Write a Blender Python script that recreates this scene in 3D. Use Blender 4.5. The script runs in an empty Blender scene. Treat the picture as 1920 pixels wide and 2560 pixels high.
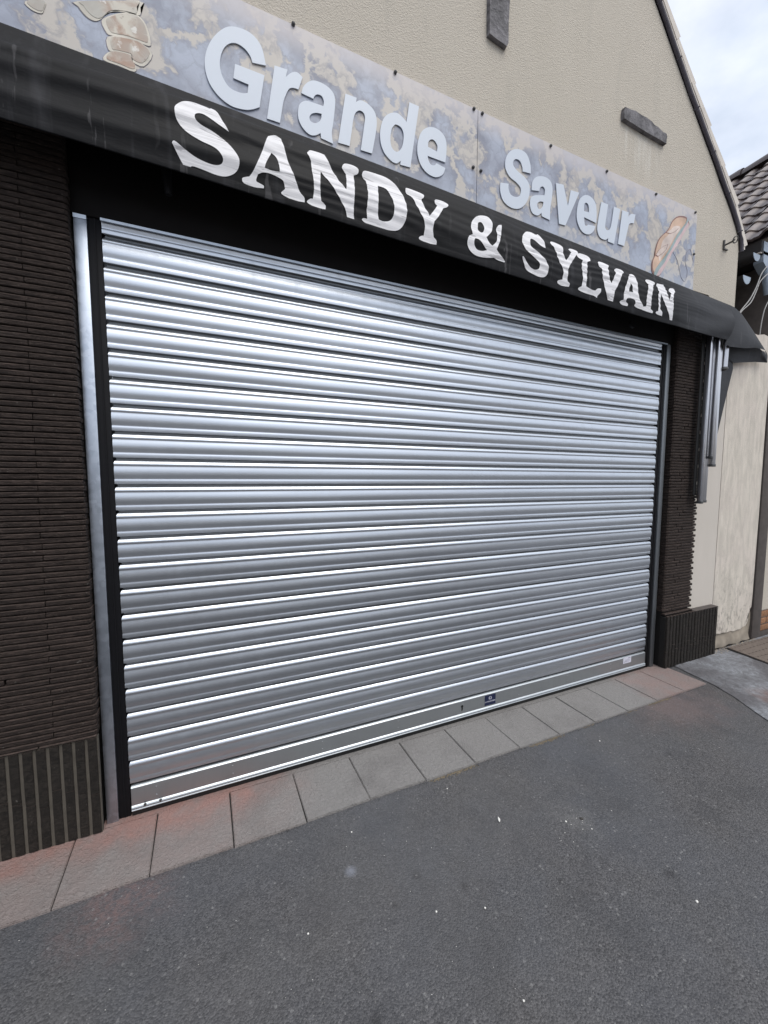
import bpy, bmesh, math, random
from mathutils import Vector, Matrix, noise
random.seed(7)
SC = bpy.context.scene
COL = SC.collection
rad = math.radians

# ---------------------------------------------------------------- camera
cam_d = bpy.data.cameras.new('camera')
cam = bpy.data.objects.new('camera', cam_d); COL.objects.link(cam)
yaw, pitch, roll = .4188, -.0793, .0018
fw = Vector((math.sin(yaw)*math.cos(pitch), math.cos(yaw)*math.cos(pitch), math.sin(pitch)))
rt = Vector((math.cos(yaw), -math.sin(yaw), 0)); up = rt.cross(fw)
r2 = rt*math.cos(roll) + up*math.sin(roll); u2 = -rt*math.sin(roll) + up*math.cos(roll)
m = Matrix((r2, u2, -fw)).transposed().to_4x4(); m.translation = Vector((.33888, -1.96047, 1.47281))
cam.matrix_world = m
cam_d.sensor_fit = 'HORIZONTAL'; cam_d.sensor_width = 36; cam_d.lens = 36*1004.9/1920
cam_d.clip_start = .02; cam_d.clip_end = 600
SC.camera = cam
SC.render.resolution_x = 768; SC.render.resolution_y = 1024

# ---------------------------------------------------------------- light
SUN_AZ, SUN_EL = .29, rad(57)           # azimuth from -Y towards +X
sdir = Vector((math.sin(SUN_AZ)*math.cos(SUN_EL), -math.cos(SUN_AZ)*math.cos(SUN_EL), math.sin(SUN_EL)))
W = bpy.data.worlds.new('World'); SC.world = W; W.use_nodes = True
wn = W.node_tree; wn.nodes.clear()
def wnode(t, **k):
    n = wn.nodes.new(t)
    for a, b in k.items(): setattr(n, a, b)
    return n
sky = wnode('ShaderNodeTexSky', sky_type='NISHITA', sun_disc=False, sun_elevation=SUN_EL, sun_rotation=math.pi-SUN_AZ)
tc = wnode('ShaderNodeTexCoord'); mp = wnode('ShaderNodeMapping'); mp.inputs['Scale'].default_value = (1.2, 2.2, 3.5)
mp.inputs['Rotation'].default_value = (.3, .5, .4)
nz = wnode('ShaderNodeTexNoise'); nz.inputs['Scale'].default_value = 1.6; nz.inputs['Detail'].default_value = 6; nz.inputs['Roughness'].default_value = .55
rp = wnode('ShaderNodeValToRGB'); rp.color_ramp.elements[0].position = .36; rp.color_ramp.elements[1].position = .60
rp.color_ramp.elements[0].color = (.70, .70, .70, 1); rp.color_ramp.elements[1].color = (1, 1, 1, 1)
mx = wnode('ShaderNodeMix', data_type='RGBA'); nz2 = wnode('ShaderNodeTexNoise'); nz2.inputs['Scale'].default_value = 1.9; nz2.inputs['Detail'].default_value = 5
rp2 = wnode('ShaderNodeValToRGB'); rp2.color_ramp.elements[0].position = .38; rp2.color_ramp.elements[1].position = .62; rp2.color_ramp.elements[0].color = (.62, .69, .80, 1); rp2.color_ramp.elements[1].color = (.89, .92, 1, 1)
cm = wnode('ShaderNodeVectorMath', operation='SCALE'); cm.inputs['Scale'].default_value = 9.4
bg = wnode('ShaderNodeBackground'); bg.inputs['Strength'].default_value = .105
ow = wnode('ShaderNodeOutputWorld')
L = wn.links.new
L(tc.outputs['Generated'], mp.inputs['Vector']); L(mp.outputs[0], nz.inputs['Vector']); L(nz.outputs['Fac'], rp.inputs['Fac'])
L(mp.outputs[0], nz2.inputs['Vector']); L(nz2.outputs['Fac'], rp2.inputs['Fac']); L(rp2.outputs['Color'], cm.inputs[0]); L(cm.outputs[0], mx.inputs['B'])
L(rp.outputs['Color'], mx.inputs['Factor']); L(sky.outputs[0], mx.inputs['A']); L(mx.outputs['Result'], bg.inputs['Color']); L(bg.outputs[0], ow.inputs['Surface'])
sd = bpy.data.lights.new('sun', 'SUN'); sd.energy = 1.5; sd.angle = rad(38); sd.color = (1, .96, .9)
so = bpy.data.objects.new('sun', sd); COL.objects.link(so); so.rotation_euler = (-sdir).to_track_quat('-Z', 'Y').to_euler()
so.location = sdir*30
SC.view_settings.view_transform = 'Standard'; SC.view_settings.look = 'None'; SC.view_settings.gamma = 1
SC.view_settings.use_curve_mapping = False; SC.view_settings.exposure = .42
SC.render.engine = 'CYCLES'

# ---------------------------------------------------------------- materials
class NT:
    def __init__(s, name):
        s.m = bpy.data.materials.new(name); s.m.use_nodes = True
        s.t = s.m.node_tree; s.b = s.t.nodes['Principled BSDF']
        s.tc = s.t.nodes.new('ShaderNodeTexCoord'); s.P = s.tc.outputs['Object']
    def n(s, ty, **k):
        n = s.t.nodes.new(ty)
        for a, b in k.items(): setattr(n, a, b)
        return n
    def L(s, a, b): s.t.links.new(a, b)
    def put(s, inp, v):
        if hasattr(v, 'links') or hasattr(v, 'is_linked'): s.L(v, inp)
        else:
            if isinstance(v, (tuple, list)) and len(v) == 3 and inp.type == 'RGBA': v = (*v, 1)
            inp.default_value = v
    def rnd(s):
        i = s.n('ShaderNodeObjectInfo'); a = s.n('ShaderNodeVectorMath', operation='SCALE'); s.L(i.outputs['Random'], a.inputs['Scale'])
        a.inputs[0].default_value = (37, 53, 71); b = s.n('ShaderNodeVectorMath', operation='ADD'); s.L(s.P, b.inputs[0]); s.L(a.outputs[0], b.inputs[1])
        s.P = b.outputs[0]; s.R = i.outputs['Random']; return s
    def map(s, sc=(1, 1, 1), loc=(0, 0, 0), rot=(0, 0, 0), v=None):
        a = s.n('ShaderNodeMapping'); s.L(v or s.P, a.inputs['Vector']); a.inputs['Scale'].default_value = sc
        a.inputs['Location'].default_value = loc; a.inputs['Rotation'].default_value = rot; return a.outputs[0]
    def noise(s, scale, detail=3, rough=.5, dist=0, v=None, col=False):
        a = s.n('ShaderNodeTexNoise'); s.L(v or s.P, a.inputs['Vector'])
        for k, x in (('Scale', scale), ('Detail', detail), ('Roughness', rough), ('Distortion', dist)): a.inputs[k].default_value = x
        return a.outputs['Color' if col else 'Fac']
    def voro(s, scale, v=None, feature='F1', out='Distance'):
        a = s.n('ShaderNodeTexVoronoi', feature=feature); s.L(v or s.P, a.inputs['Vector']); a.inputs['Scale'].default_value = scale
        return a.outputs[out]
    def ramp(s, f, stops):
        a = s.n('ShaderNodeValToRGB'); s.L(f, a.inputs['Fac']); e = a.color_ramp.elements
        while len(e) < len(stops): e.new(.5)
        for i, (p, c) in enumerate(stops):
            e[i].position = p; e[i].color = (c, c, c, 1) if not isinstance(c, (tuple, list)) else (*c, 1)
        return a.outputs['Color']
    def mix(s, f, a, b, mode='MIX'):
        n = s.n('ShaderNodeMix', data_type='RGBA', blend_type=mode); s.put(n.inputs['Factor'], f); s.put(n.inputs['A'], a); s.put(n.inputs['B'], b)
        return n.outputs['Result']
    def math(s, op, a, b=0, c=0, clamp=False):
        n = s.n('ShaderNodeMath', operation=op, use_clamp=clamp); s.put(n.inputs[0], a); s.put(n.inputs[1], b); s.put(n.inputs[2], c); return n.outputs[0]
    def sep(s, v=None):
        n = s.n('ShaderNodeSeparateXYZ'); s.L(v or s.tc.outputs['Object'], n.inputs[0]); return n.outputs
    def step(s, v, a, b):
        n = s.n('ShaderNodeMapRange', interpolation_type='SMOOTHSTEP'); s.put(n.inputs[0], v); n.inputs[1].default_value = a; n.inputs[2].default_value = b; return n.outputs[0]
    def bump(s, h, strength=.5, dist=.01, prev=None):
        n = s.n('ShaderNodeBump'); n.inputs['Strength'].default_value = strength; n.inputs['Distance'].default_value = dist
        s.L(h, n.inputs['Height'])
        if prev: s.L(prev, n.inputs['Normal'])
        return n.outputs[0]
    def set(s, col=None, rough=None, metal=None, spec=None, normal=None, **k):
        if col is not None: s.put(s.b.inputs['Base Color'], col)
        if rough is not None: s.put(s.b.inputs['Roughness'], rough)
        if metal is not None: s.put(s.b.inputs['Metallic'], metal)
        if spec is not None: s.put(s.b.inputs['Specular IOR Level'], spec)
        if normal is not None: s.L(normal, s.b.inputs['Normal'])
        for a, v in k.items(): s.put(s.b.inputs[a.replace('_', ' ')], v)
        return s.m

M = {}
def plain(name, col, rough=.6, metal=0, var=.15, sc=30, bs=.1):
    s = NT(name); f = s.noise(sc, 4)
    c = s.mix(f, tuple(x*(1-var) for x in col), tuple(min(1, x*(1+var)) for x in col))
    M[name] = s.set(c, rough, metal, normal=s.bump(f, bs, .002)); return M[name]

# roughcast cream render of the gable
s = NT('cream_render')
g = s.noise(150, 3, .6); v = s.voro(170); st = s.noise(2.2, 5, .6, v=s.map((1.6, 1, .5))); big = s.noise(.8, 3)
c = s.mix(st, (.51, .46, .375), (.60, .545, .455)); c = s.mix(s.ramp(g, [(.3, .0), (.75, .5)]), c, (.42, .39, .34)); c = s.mix(s.math('MULTIPLY', big, .3), c, (.58, .52, .475))
spk = s.ramp(s.noise(260, 2), [(.66, 0), (.74, 1)]); c = s.mix(s.math('MULTIPLY', spk, .45), c, (.26, .24, .20))
x = s.sep(); stx = s.math('MULTIPLY', s.math('MULTIPLY', s.step(x[0], 2.85, 2.95), s.math('SUBTRACT', 1, s.step(x[0], 3.22, 3.32))), s.math('MULTIPLY', s.step(x[2], 3.45, 3.70), s.math('SUBTRACT', 1, s.step(x[2], 3.775, 3.785))))
drip = s.ramp(s.noise(26, 4, .6, v=s.map((1, 1, .06))), [(.46, 0), (.6, 1)]); c = s.mix(s.math('MULTIPLY', s.math('MULTIPLY', stx, drip), .55), c, (.66, .63, .57))
drk = s.ramp(s.noise(7, 5, .65, .3, v=s.map((1, 1, .16))), [(.56, 0), (.72, 1)]); c = s.mix(s.math('MULTIPLY', drk, .22), c, (.34, .325, .28))
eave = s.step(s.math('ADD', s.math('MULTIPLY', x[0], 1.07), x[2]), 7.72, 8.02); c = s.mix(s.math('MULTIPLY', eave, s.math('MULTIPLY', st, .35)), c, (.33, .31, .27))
M['cream'] = s.set(c, .92, normal=s.bump(s.math('ADD', g, v), .55, .006))

s = NT('white_render')
st = s.noise(5, 6, .65, .6, v=s.map((3.4, 1, .8))); f2 = s.noise(2.1, 4); fine = s.noise(130, 3); z = s.sep()
c = s.mix(s.ramp(st, [(.38, 0), (.62, 1)]), (.66, .60, .52), (.52, .475, .41)); c = s.mix(s.ramp(f2, [(.45, 0), (.75, .6)]), c, (.60, .52, .47))
low = s.math('SUBTRACT', 1, s.step(z[2], .1, .9)); bl = s.ramp(s.noise(16, 6, .7, .8, v=s.map((1.6, 1, .8))), [(.50, 0), (.64, 1)])
dirt = s.math('MULTIPLY', bl, s.math('ADD', s.math('MULTIPLY', low, .6), .08)); c = s.mix(dirt, c, (.16, .145, .125))
M['white_render'] = s.set(c, .9, normal=s.bump(s.math('ADD', fine, st), .35, .006))

s = NT('clean_render')
f2 = s.noise(3, 5, .6, v=s.map((2.5, 1, .7))); fine = s.noise(140, 3)
c = s.mix(f2, (.60, .545, .49), (.52, .48, .42)); M['clean_render'] = s.set(c, .9, normal=s.bump(fine, .3, .004))

# dark brown ribbed brick
def brickmat(key, a, b, grain, rough, bs=.8):
    s = NT(key).rnd()
    gr = s.noise(38, 4, .6, 1.2, v=s.map(grain)); fine = s.noise(220, 2)
    c = s.mix(s.ramp(gr, [(.38, 0), (.6, 1)]), a, b)
    c = s.mix(s.math('MULTIPLY', s.R, .5), c, tuple(x*.45 for x in b))
    c = s.mix(s.ramp(s.noise(60, 2), [(.72, 0), (.76, .3)]), c, (.3, .28, .25))
    ln = s.ramp(s.noise(30, 3, .6, 2.0, v=s.map(tuple(q*1.3 for q in grain))), [(.42, 0), (.46, 1), (.50, 0), (.56, 0), (.58, .8), (.60, 0)])
    c = s.mix(s.math('MULTIPLY', ln, .75), c, tuple(x*.25 for x in a))
    geo = s.n('ShaderNodeNewGeometry'); upz = s.step(s.sep(geo.outputs['Normal'])[2], .25, .9); c = s.mix(s.math('MULTIPLY', upz, .75), c, (.088, .064, .054))  # upward faces mixed lighter: top edge highlights put into the brick colour
    M[key] = s.set(c, rough, spec=.25, normal=s.bump(s.math('ADD', s.math('SUBTRACT', gr, s.math('MULTIPLY', ln, .4)), s.math('MULTIPLY', fine, .25)), bs, .006))
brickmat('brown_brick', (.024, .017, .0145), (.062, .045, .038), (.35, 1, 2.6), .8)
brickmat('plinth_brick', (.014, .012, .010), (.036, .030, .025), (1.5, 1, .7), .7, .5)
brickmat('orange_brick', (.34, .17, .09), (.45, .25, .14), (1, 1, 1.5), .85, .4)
plain('dark_mortar', (.010, .009, .008), .9, bs=.4)
plain('pale_mortar', (.088, .077, .062), .9, var=.35, sc=25, bs=.4)

# galvanised steel
def steel(key, col, rough, streak=(.6, 20, 60), amt=.08, metal=1.0):
    s = NT(key); f = s.noise(6, 4, .6, v=s.map(streak)); q = s.noise(3, 3)
    r = s.math('ADD', rough, s.math('MULTIPLY', f, amt)); c = s.mix(q, tuple(x*.92 for x in col), col)
    c = s.mix(s.math('MULTIPLY', f, .25), c, tuple(x*.8 for x in col)); ge = s.n('ShaderNodeNewGeometry'); wd = s.ramp(s.noise(5, 5, .65, .2, v=s.map((3, 1, .35), v=ge.outputs['Position'])), [(.48, 0), (.72, 1)]); c = s.mix(s.math('MULTIPLY', wd, .16), c, tuple(x*.62 for x in col)); r = s.math('ADD', r, s.math('MULTIPLY', wd, .07))
    M[key] = s.set(c, r, metal, normal=s.bump(f, .03, .001))
steel('slat_steel', (.66, .70, .755), .31)
steel('shaded_joint_steel', (.30, .315, .33), .5)  # recess between slats: shade of the gap put into a darker steel
steel('bar_steel', (.50, .53, .55), .36)
steel('rail_steel', (.55, .60, .66), .34, (20, 20, .6))
steel('tube_steel', (.60, .60, .62), .25, (20, 20, .6))
s = NT('spangled_steel'); v = s.voro(55, out='Color'); bw = s.n('ShaderNodeRGBToBW'); s.L(v, bw.inputs[0]); q = s.noise(7, 4, v=s.map((3, 3, 1)))
M['spangled'] = s.set(s.mix(s.math('ADD', s.math('MULTIPLY', bw.outputs[0], .5), s.math('MULTIPLY', q, .5)), (.36, .40, .46), (.57, .62, .69)), s.math('ADD', .36, s.math('MULTIPLY', bw.outputs[0], .12)), 1.0)
plain('black_channel', (.006, .006, .0075), .6, var=.2); M['black_channel'].node_tree.nodes['Principled BSDF'].inputs['Specular IOR Level'].default_value = .2
steel('dark_reflection_steel', (.24, .255, .27), .5, (20, 20, .6))  # right cover profile: dark reflection put into the steel colour
plain('rubber', (.008, .008, .008), .6)
plain('lintel_paint', (.007, .006, .006), .7, var=.3, sc=12); M['lintel_paint'].node_tree.nodes['Principled BSDF'].inputs['Specular IOR Level'].default_value = .15
plain('hole_black', (.003, .003, .003), .9)
plain('screw_metal', (.10, .10, .10), .5, .6)
plain('rusty_iron', (.16, .13, .11), .8, .2, .4, 60, .5)
plain('bracket_iron', (.10, .095, .09), .55, .3)
plain('cable_grey', (.35, .34, .33), .6)
plain('dark_wood', (.018, .016, .016), .7, var=.5, sc=9)
plain('zinc', (.33, .39, .46), .5, .2)
plain('concrete_dark', (.085, .072, .065), .9, var=.35, sc=20, bs=.5)
plain('stone_base', (.30, .26, .21), .95, var=.4, sc=14, bs=1)
plain('roof_slab', (.05, .04, .04), .9)
plain('pale_mortar_joint', (.42, .38, .33), .9)
plain('verge_cement', (.62, .57, .51), .85, var=.15, sc=18, bs=.5)
plain('asphalt_kerb', (.3, .3, .29), .9)
plain('pebble_white', (.75, .73, .68), .7)
plain('leaf_dry', (.05, .045, .04), .8)

# slate insets
s = NT('slate').rnd(); f = s.noise(16, 6, .65, .5); g = s.noise(70, 4)
M['slate'] = s.set(s.mix(s.ramp(f, [(.36, 0), (.64, 1)]), (.055, .052, .055), (.20, .19, .20)), .75, normal=s.bump(s.math('ADD', f, s.math('MULTIPLY', g, .4)), .9, .012))

# dark edging roll along the rake
s = NT('rake_edging'); f = s.noise(9, 5, .6); M['edging'] = s.set(s.mix(f, (.035, .030, .040), (.12, .11, .13)), .6, normal=s.bump(f, .6, .01))
# neighbour's wall in the passage
s = NT('passage_wall'); f = s.noise(3, 5, .6, .7); br = s.n('ShaderNodeTexBrick'); s.L(s.map((1, 1, 1), rot=(rad(90), 0, rad(90))), br.inputs['Vector'])
for k, x in (('Scale', 4.5), ('Mortar Size', .012)): br.inputs[k].default_value = x
br.inputs['Color1'].default_value = (.030, .020, .018, 1); br.inputs['Color2'].default_value = (.018, .014, .014, 1); br.inputs['Mortar'].default_value = (.016, .014, .014, 1)
M['passage'] = s.set(s.mix(s.math('MULTIPLY', f, .6), br.outputs['Color'], (.02, .016, .016)), .85, normal=s.bump(f, .5, .02))
# roof tiles
s = NT('brown_tile').rnd(); f = s.noise(14, 4); c = s.mix(f, (.10, .080, .072), (.20, .165, .15)); c = s.mix(s.math('MULTIPLY', s.R, .5), c, (.13, .085, .08))
yy = s.sep()[1]; cr = s.math('SUBTRACT', 1, s.step(s.math('ABSOLUTE', s.math('ADD', yy, .022)), .008, .040)); c = s.mix(s.math('MULTIPLY', cr, s.math('ADD', .35, s.math('MULTIPLY', f, .7))), s.mix(.55, c, (.03, .022, .026)), (.34, .29, .26))  # pale crest streak: bright sky reflection painted into the tile colour
M['tile'] = s.set(c, .38, normal=s.bump(s.noise(60, 3), .3, .004))

# awning fabric
s = NT('black_awning_fabric')
st = s.ramp(s.noise(9, 4, .55, .3, v=s.map((1.6, 1, .14))), [(.56, 0), (.72, 1)]); cl = s.noise(3, 4, .6); dust = s.ramp(s.noise(300, 2), [(.5, 0), (.9, 1)])
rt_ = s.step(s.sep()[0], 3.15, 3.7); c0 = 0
thin = s.ramp(s.noise(22, 3, .5, .6, v=s.map((1.3, 1, .10))), [(.64, 0), (.68, 1)])
msk = s.ramp(s.noise(2.3, 2), [(.45, 0), (.6, 1)])
c = s.mix(s.ramp(cl, [(.35, 0), (.7, 1)]), (.007, .007, .0078), (.016, .016, .018)); c = s.mix(s.math('MULTIPLY', st, .22), c, (.10, .10, .11))
c = s.mix(s.math('MULTIPLY', s.math('MULTIPLY', thin, msk), .30), c, (.16, .155, .16))
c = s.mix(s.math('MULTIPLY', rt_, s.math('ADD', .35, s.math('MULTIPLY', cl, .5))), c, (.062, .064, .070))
weave = s.n('ShaderNodeTexChecker'); weave.inputs['Scale'].default_value = 900; s.L(s.P, weave.inputs['Vector'])
wr = s.noise(8, 4, .6, v=s.map((.5, 1, 2)))
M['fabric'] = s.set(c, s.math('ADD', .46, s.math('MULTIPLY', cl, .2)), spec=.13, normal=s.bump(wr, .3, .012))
plain('fabric_edge', (.030, .029, .028), .6)

# worn white vinyl lettering
s = NT('vinyl_lettering')
wv = s.noise(14, 5, .6, 1.4, v=s.map((.22, 1, 2.6))); ln = s.ramp(wv, [(.36, 1), (.42, 0), (.55, 0), (.60, .35), (.65, 0)])
c = s.mix(s.noise(6, 3), (.66, .65, .66), (.82, .81, .82)); c = s.mix(s.math('MULTIPLY', ln, .65), c, (.25, .24, .25))
M['vinyl'] = s.set(c, .5, normal=s.bump(wv, .5, .005))
s = NT('sign_lettering'); M['sign_letter'] = s.set(s.mix(s.noise(2, 2), (.58, .63, .70), (.63, .68, .75)), .42)

# painted marble of the sign board
s = NT('painted_marble')
wob = s.n('ShaderNodeVectorMath', operation='MULTIPLY_ADD'); s.L(s.noise(5, 4, .6, col=True), wob.inputs[0]); wob.inputs[1].default_value = (.16, 0, .16); s.L(s.P, wob.inputs[2]); q = wob.outputs[0]
wob2 = s.n('ShaderNodeVectorMath', operation='MULTIPLY_ADD'); s.L(s.noise(22, 4, .7, col=True), wob2.inputs[0]); wob2.inputs[1].default_value = (.06, 0, .06); s.L(s.P, wob2.inputs[2]); q2 = wob2.outputs[0]
n1 = s.noise(3.2, 6, .6, 0, v=q); n2 = s.noise(9, 5, .6, .4, v=q2); n3 = s.noise(1.4, 3, v=s.map((1, 1, 1), (7, 0, 3)))
crk = s.ramp(s.voro(13, q2, 'DISTANCE_TO_EDGE'), [(0, 1), (.035, .25), (.09, 0)]); crk2 = s.ramp(s.voro(31, q2, 'DISTANCE_TO_EDGE'), [(0, .8), (.04, 0)])
dk = s.ramp(s.noise(2.6, 3, v=s.map((1, 1, 1), (2, 0, 7))), [(.5, 0), (.62, .55)])
blue = s.mix(s.ramp(n2, [(.34, 0), (.60, 1)]), (.20, .215, .27), (.41, .445, .53)); blue = s.mix(s.ramp(n3, [(.4, 0), (.6, .6)]), blue, (.40, .44, .53))
blue = s.mix(s.math('MULTIPLY', crk, s.math('MULTIPLY', n2, .55)), blue, (.19, .20, .25)); blue = s.mix(s.math('MULTIPLY', crk2, s.math('MULTIPLY', n3, .28)), blue, (.2, .21, .26))
cream = s.mix(s.noise(2, 4), (.49, .445, .385), (.56, .53, .50))
blue = s.mix(dk, blue, (.225, .235, .29))
nr_ = s.noise(2.4, 5, .6, 0, v=q2); riv = s.ramp(s.math('ABSOLUTE', s.math('SUBTRACT', nr_, .5)), [(.018, 0), (.034, 1)])
patch = s.math('MULTIPLY', s.ramp(n1, [(.425, 0), (.450, 1)]), riv)
edge = s.math('MAXIMUM', s.ramp(n1, [(.418, 0), (.440, .9), (.48, 0)]), s.ramp(s.math('ABSOLUTE', s.math('SUBTRACT', nr_, .5)), [(.016, 0), (.036, .8), (.060, 0)]))
c = s.mix(patch, cream, blue); c = s.mix(s.math('MULTIPLY', edge, .55), c, (.22, .215, .25))
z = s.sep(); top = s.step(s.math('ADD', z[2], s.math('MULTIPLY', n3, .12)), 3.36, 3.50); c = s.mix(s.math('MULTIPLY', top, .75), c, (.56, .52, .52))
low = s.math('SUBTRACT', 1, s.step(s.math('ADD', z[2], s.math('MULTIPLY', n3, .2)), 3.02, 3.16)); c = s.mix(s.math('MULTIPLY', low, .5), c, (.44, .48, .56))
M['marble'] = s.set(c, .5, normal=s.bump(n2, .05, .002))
for k, c in dict(paint_outline=(.20, .19, .23), paint_cream=(.60, .56, .48), paint_orange=(.40, .26, .19), paint_crust=(.58, .40, .29), paint_crumb=(.64, .53, .47), paint_pink=(.62, .46, .46), paint_teal=(.30, .38, .38), paint_brown=(.24, .12, .10)).items():
    plain(k, c, .5, var=.5, sc=13, bs=0)
s = NT('paint_wash'); f = s.noise(11, 5, .6, .6); g = s.noise(24, 4, .6); e = s.noise(5, 3)
c = s.mix(s.ramp(f, [(.42, 0), (.56, 1)]), (.60, .555, .47), (.40, .27, .20)); c = s.mix(s.ramp(e, [(.45, 0), (.6, .8)]), c, (.42, .41, .37)); c = s.mix(s.ramp(g, [(.62, 0), (.68, .8)]), c, (.75, .73, .68)); c = s.mix(s.ramp(g, [(.30, .6), (.36, 0)]), c, (.22, .15, .12))
M['paint_wash'] = s.set(c, .5)
plain('sticker_blue', (.008, .014, .05), .35); plain('sticker_white', (.62, .62, .70), .4); plain('sticker_ink', (.12, .12, .18), .5)

# threshold slabs
s = NT('paving_slab'); x = s.sep(); f = s.noise(75, 4, .6, .8); g = s.noise(5, 5, .6); h = s.noise(260, 2)
c = s.mix(f, (.155, .148, .142), (.31, .295, .280)); c = s.mix(s.math('MULTIPLY', g, .5), c, (.21, .195, .185)); c = s.mix(s.ramp(s.noise(2.7, 6, .7), [(.5, 0), (.7, .5)]), c, (.12, .11, .105))
rl = s.math('MULTIPLY', s.math('SUBTRACT', 1, s.step(s.math('ADD', x[0], s.math('MULTIPLY', g, .5)), .5, 1.15)), s.math('ADD', .26, s.step(s.math('ADD', x[1], s.math('MULTIPLY', s.noise(6, 3), .25)), -.10, .10)), clamp=True)
rr = s.math('MULTIPLY', s.step(s.math('ADD', x[0], s.math('MULTIPLY', s.noise(7, 3), .25)), 3.12, 3.35), .50)
red = s.math('MULTIPLY', s.math('MAXIMUM', rl, rr), s.ramp(s.noise(9, 4, .6), [(.25, .35), (.6, 1)]))
c = s.mix(s.math('MULTIPLY', red, 1.0), c, (.29, .172, .148)); c = s.mix(s.ramp(s.noise(30, 2), [(.74, 0), (.78, .5)]), c, (.4, .37, .33))
M['slab'] = s.set(c, .68, normal=s.bump(s.math('ADD', f, s.math('MULTIPLY', h, .3)), .9, .010))

# asphalt
s = NT('asphalt'); x = s.sep(); v = s.voro(190, out='Color'); bw = s.n('ShaderNodeRGBToBW'); s.L(v, bw.inputs[0]); vd = s.voro(190); g = s.noise(1.3, 4, .6); f = s.noise(45, 5, .7)
c = s.mix(s.ramp(bw.outputs[0], [(.2, 0), (.85, 1)]), (.054, .052, .053), (.118, .114, .115)); c = s.mix(s.ramp(g, [(.4, 0), (.65, .45)]), c, (.082, .088, .102))
c = s.mix(s.ramp(f, [(.58, 0), (.75, .5)]), c, (.03, .03, .032)); c = s.mix(s.ramp(s.noise(240, 1), [(.70, 0), (.74, .55)]), c, (.30, .29, .27))
def blob(s, cx, cy, r, amp=.3, sx=1):
    dx = s.math('MULTIPLY', s.math('SUBTRACT', x[0], cx), 1/sx); dy = s.math('SUBTRACT', x[1], cy)
    d = s.math('SQRT', s.math('ADD', s.math('MULTIPLY', dx, dx), s.math('MULTIPLY', dy, dy)))
    d = s.math('ADD', d, s.math('MULTIPLY', s.math('SUBTRACT', s.noise(9, 4), .5), amp)); return s.math('SUBTRACT', 1, s.step(d, 0, r))
c = s.mix(s.math('MULTIPLY', s.math('MULTIPLY', blob(s, .02, -.40, .24, .25), s.ramp(f, [(.40, .2), (.60, 1)])), .6), c, (.20, .125, .115))
c = s.mix(s.math('MULTIPLY', blob(s, 3.15, -.42, .35, .3, 1.6), .35), c, (.22, .14, .12))
c = s.mix(s.math('MULTIPLY', blob(s, 1.78, -.80, .12, .25), .07), c, (.5, .49, .46))
for (bx_, by_, br_) in ((1.02, -.735, .030), (.90, -.80, .026), (1.16, -.84, .03), (1.9, -1.12, .04), (2.6, -.7, .03), (.72, -1.05, .03), (.35, -.72, .025), (2.2, -1.5, .04), (1.5, -.97, .02)):
    c = s.mix(s.math('MULTIPLY', blob(s, bx_, by_, br_, .018), .6), c, (.022, .021, .022))
c = s.mix(s.math('MULTIPLY', blob(s, .80, -.62, .03, .03), .5), c, (.32, .34, .40))
vc = s.voro(75, out='Color'); b3 = s.n('ShaderNodeRGBToBW'); s.L(vc, b3.inputs[0]); c = s.mix(s.math('MULTIPLY', s.ramp(b3.outputs[0], [(.80, 0), (.86, .5)]), s.ramp(s.voro(75), [(.28, 1), (.38, 0)])), c, (.26, .255, .25))
nb = s.bump(s.math('SUBTRACT', 1, vd), .55, .0045)
c = s.mix(s.ramp(s.noise(3.6, 6, .7, .4), [(.50, 0), (.66, .45)]), c, (.050, .050, .054)); c = s.mix(s.ramp(s.noise(.9, 5, .6, v=s.map((1, 1, 1), (3, 9, 0))), [(.5, 0), (.7, .35)]), c, (.125, .118, .112))
M['asphalt'] = s.set(c, s.ramp(g, [(.3, .75), (.7, .60)]), normal=s.bump(s.noise(330, 2), .35, .003, nb), spec=.4)
s = NT('worn_concrete'); x = s.sep(); f = s.noise(34, 5, .7, .8); g = s.noise(2.6, 5, .6, .5); h = s.noise(200, 2)
c = s.mix(s.ramp(g, [(.42, 0), (.60, 1)]), (.125, .12, .128), (.27, .28, .30)); c = s.mix(s.ramp(f, [(.4, .55), (.6, 0)]), c, (.07, .068, .068))
c = s.mix(s.math('MULTIPLY', blob(s, 3.85, -.64, .16, .2, 1.2), .7), c, (.17, .09, .07))
M['concrete'] = s.set(c, .8, normal=s.bump(s.math('ADD', f, s.math('MULTIPLY', h, .3)), .8, .01))
plain('far_ground', (.24, .215, .19), .9)
plain('grit_sand', (.19, .155, .105), .95, var=.4, sc=80)

# ---------------------------------------------------------------- object helpers
def tagp(o, label=None, cat=None, group=None, kind=None):
    for k, v in (('label', label), ('category', cat), ('group', group), ('kind', kind)):
        if v: o[k] = v
    return o
def thing(name, loc, label, cat, group=None):
    o = bpy.data.objects.new(name, None); COL.objects.link(o); o.location = loc; o.empty_display_size = .1
    return tagp(o, label, cat, group)
def wloc(o):
    v = Vector(o.location)
    return v if o.parent is None or not o.parent else v
def attach(o, parent):
    if parent is None: return o
    o.parent = parent
    # all things are unrotated: keep world coordinates in the mesh
    if parent.get('_abs') is None: base = Vector(parent.location)
    else: base = Vector((0, 0, 0))
    o.matrix_parent_inverse = Matrix.Translation(-world_of(parent))
    return o
WORLD = {}
def world_of(p):
    # world translation of a parent
    v = Vector(p.location)
    if p.parent is not None: v = p.matrix_parent_inverse @ v; v = v + world_of(p.parent)
    return v
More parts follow.
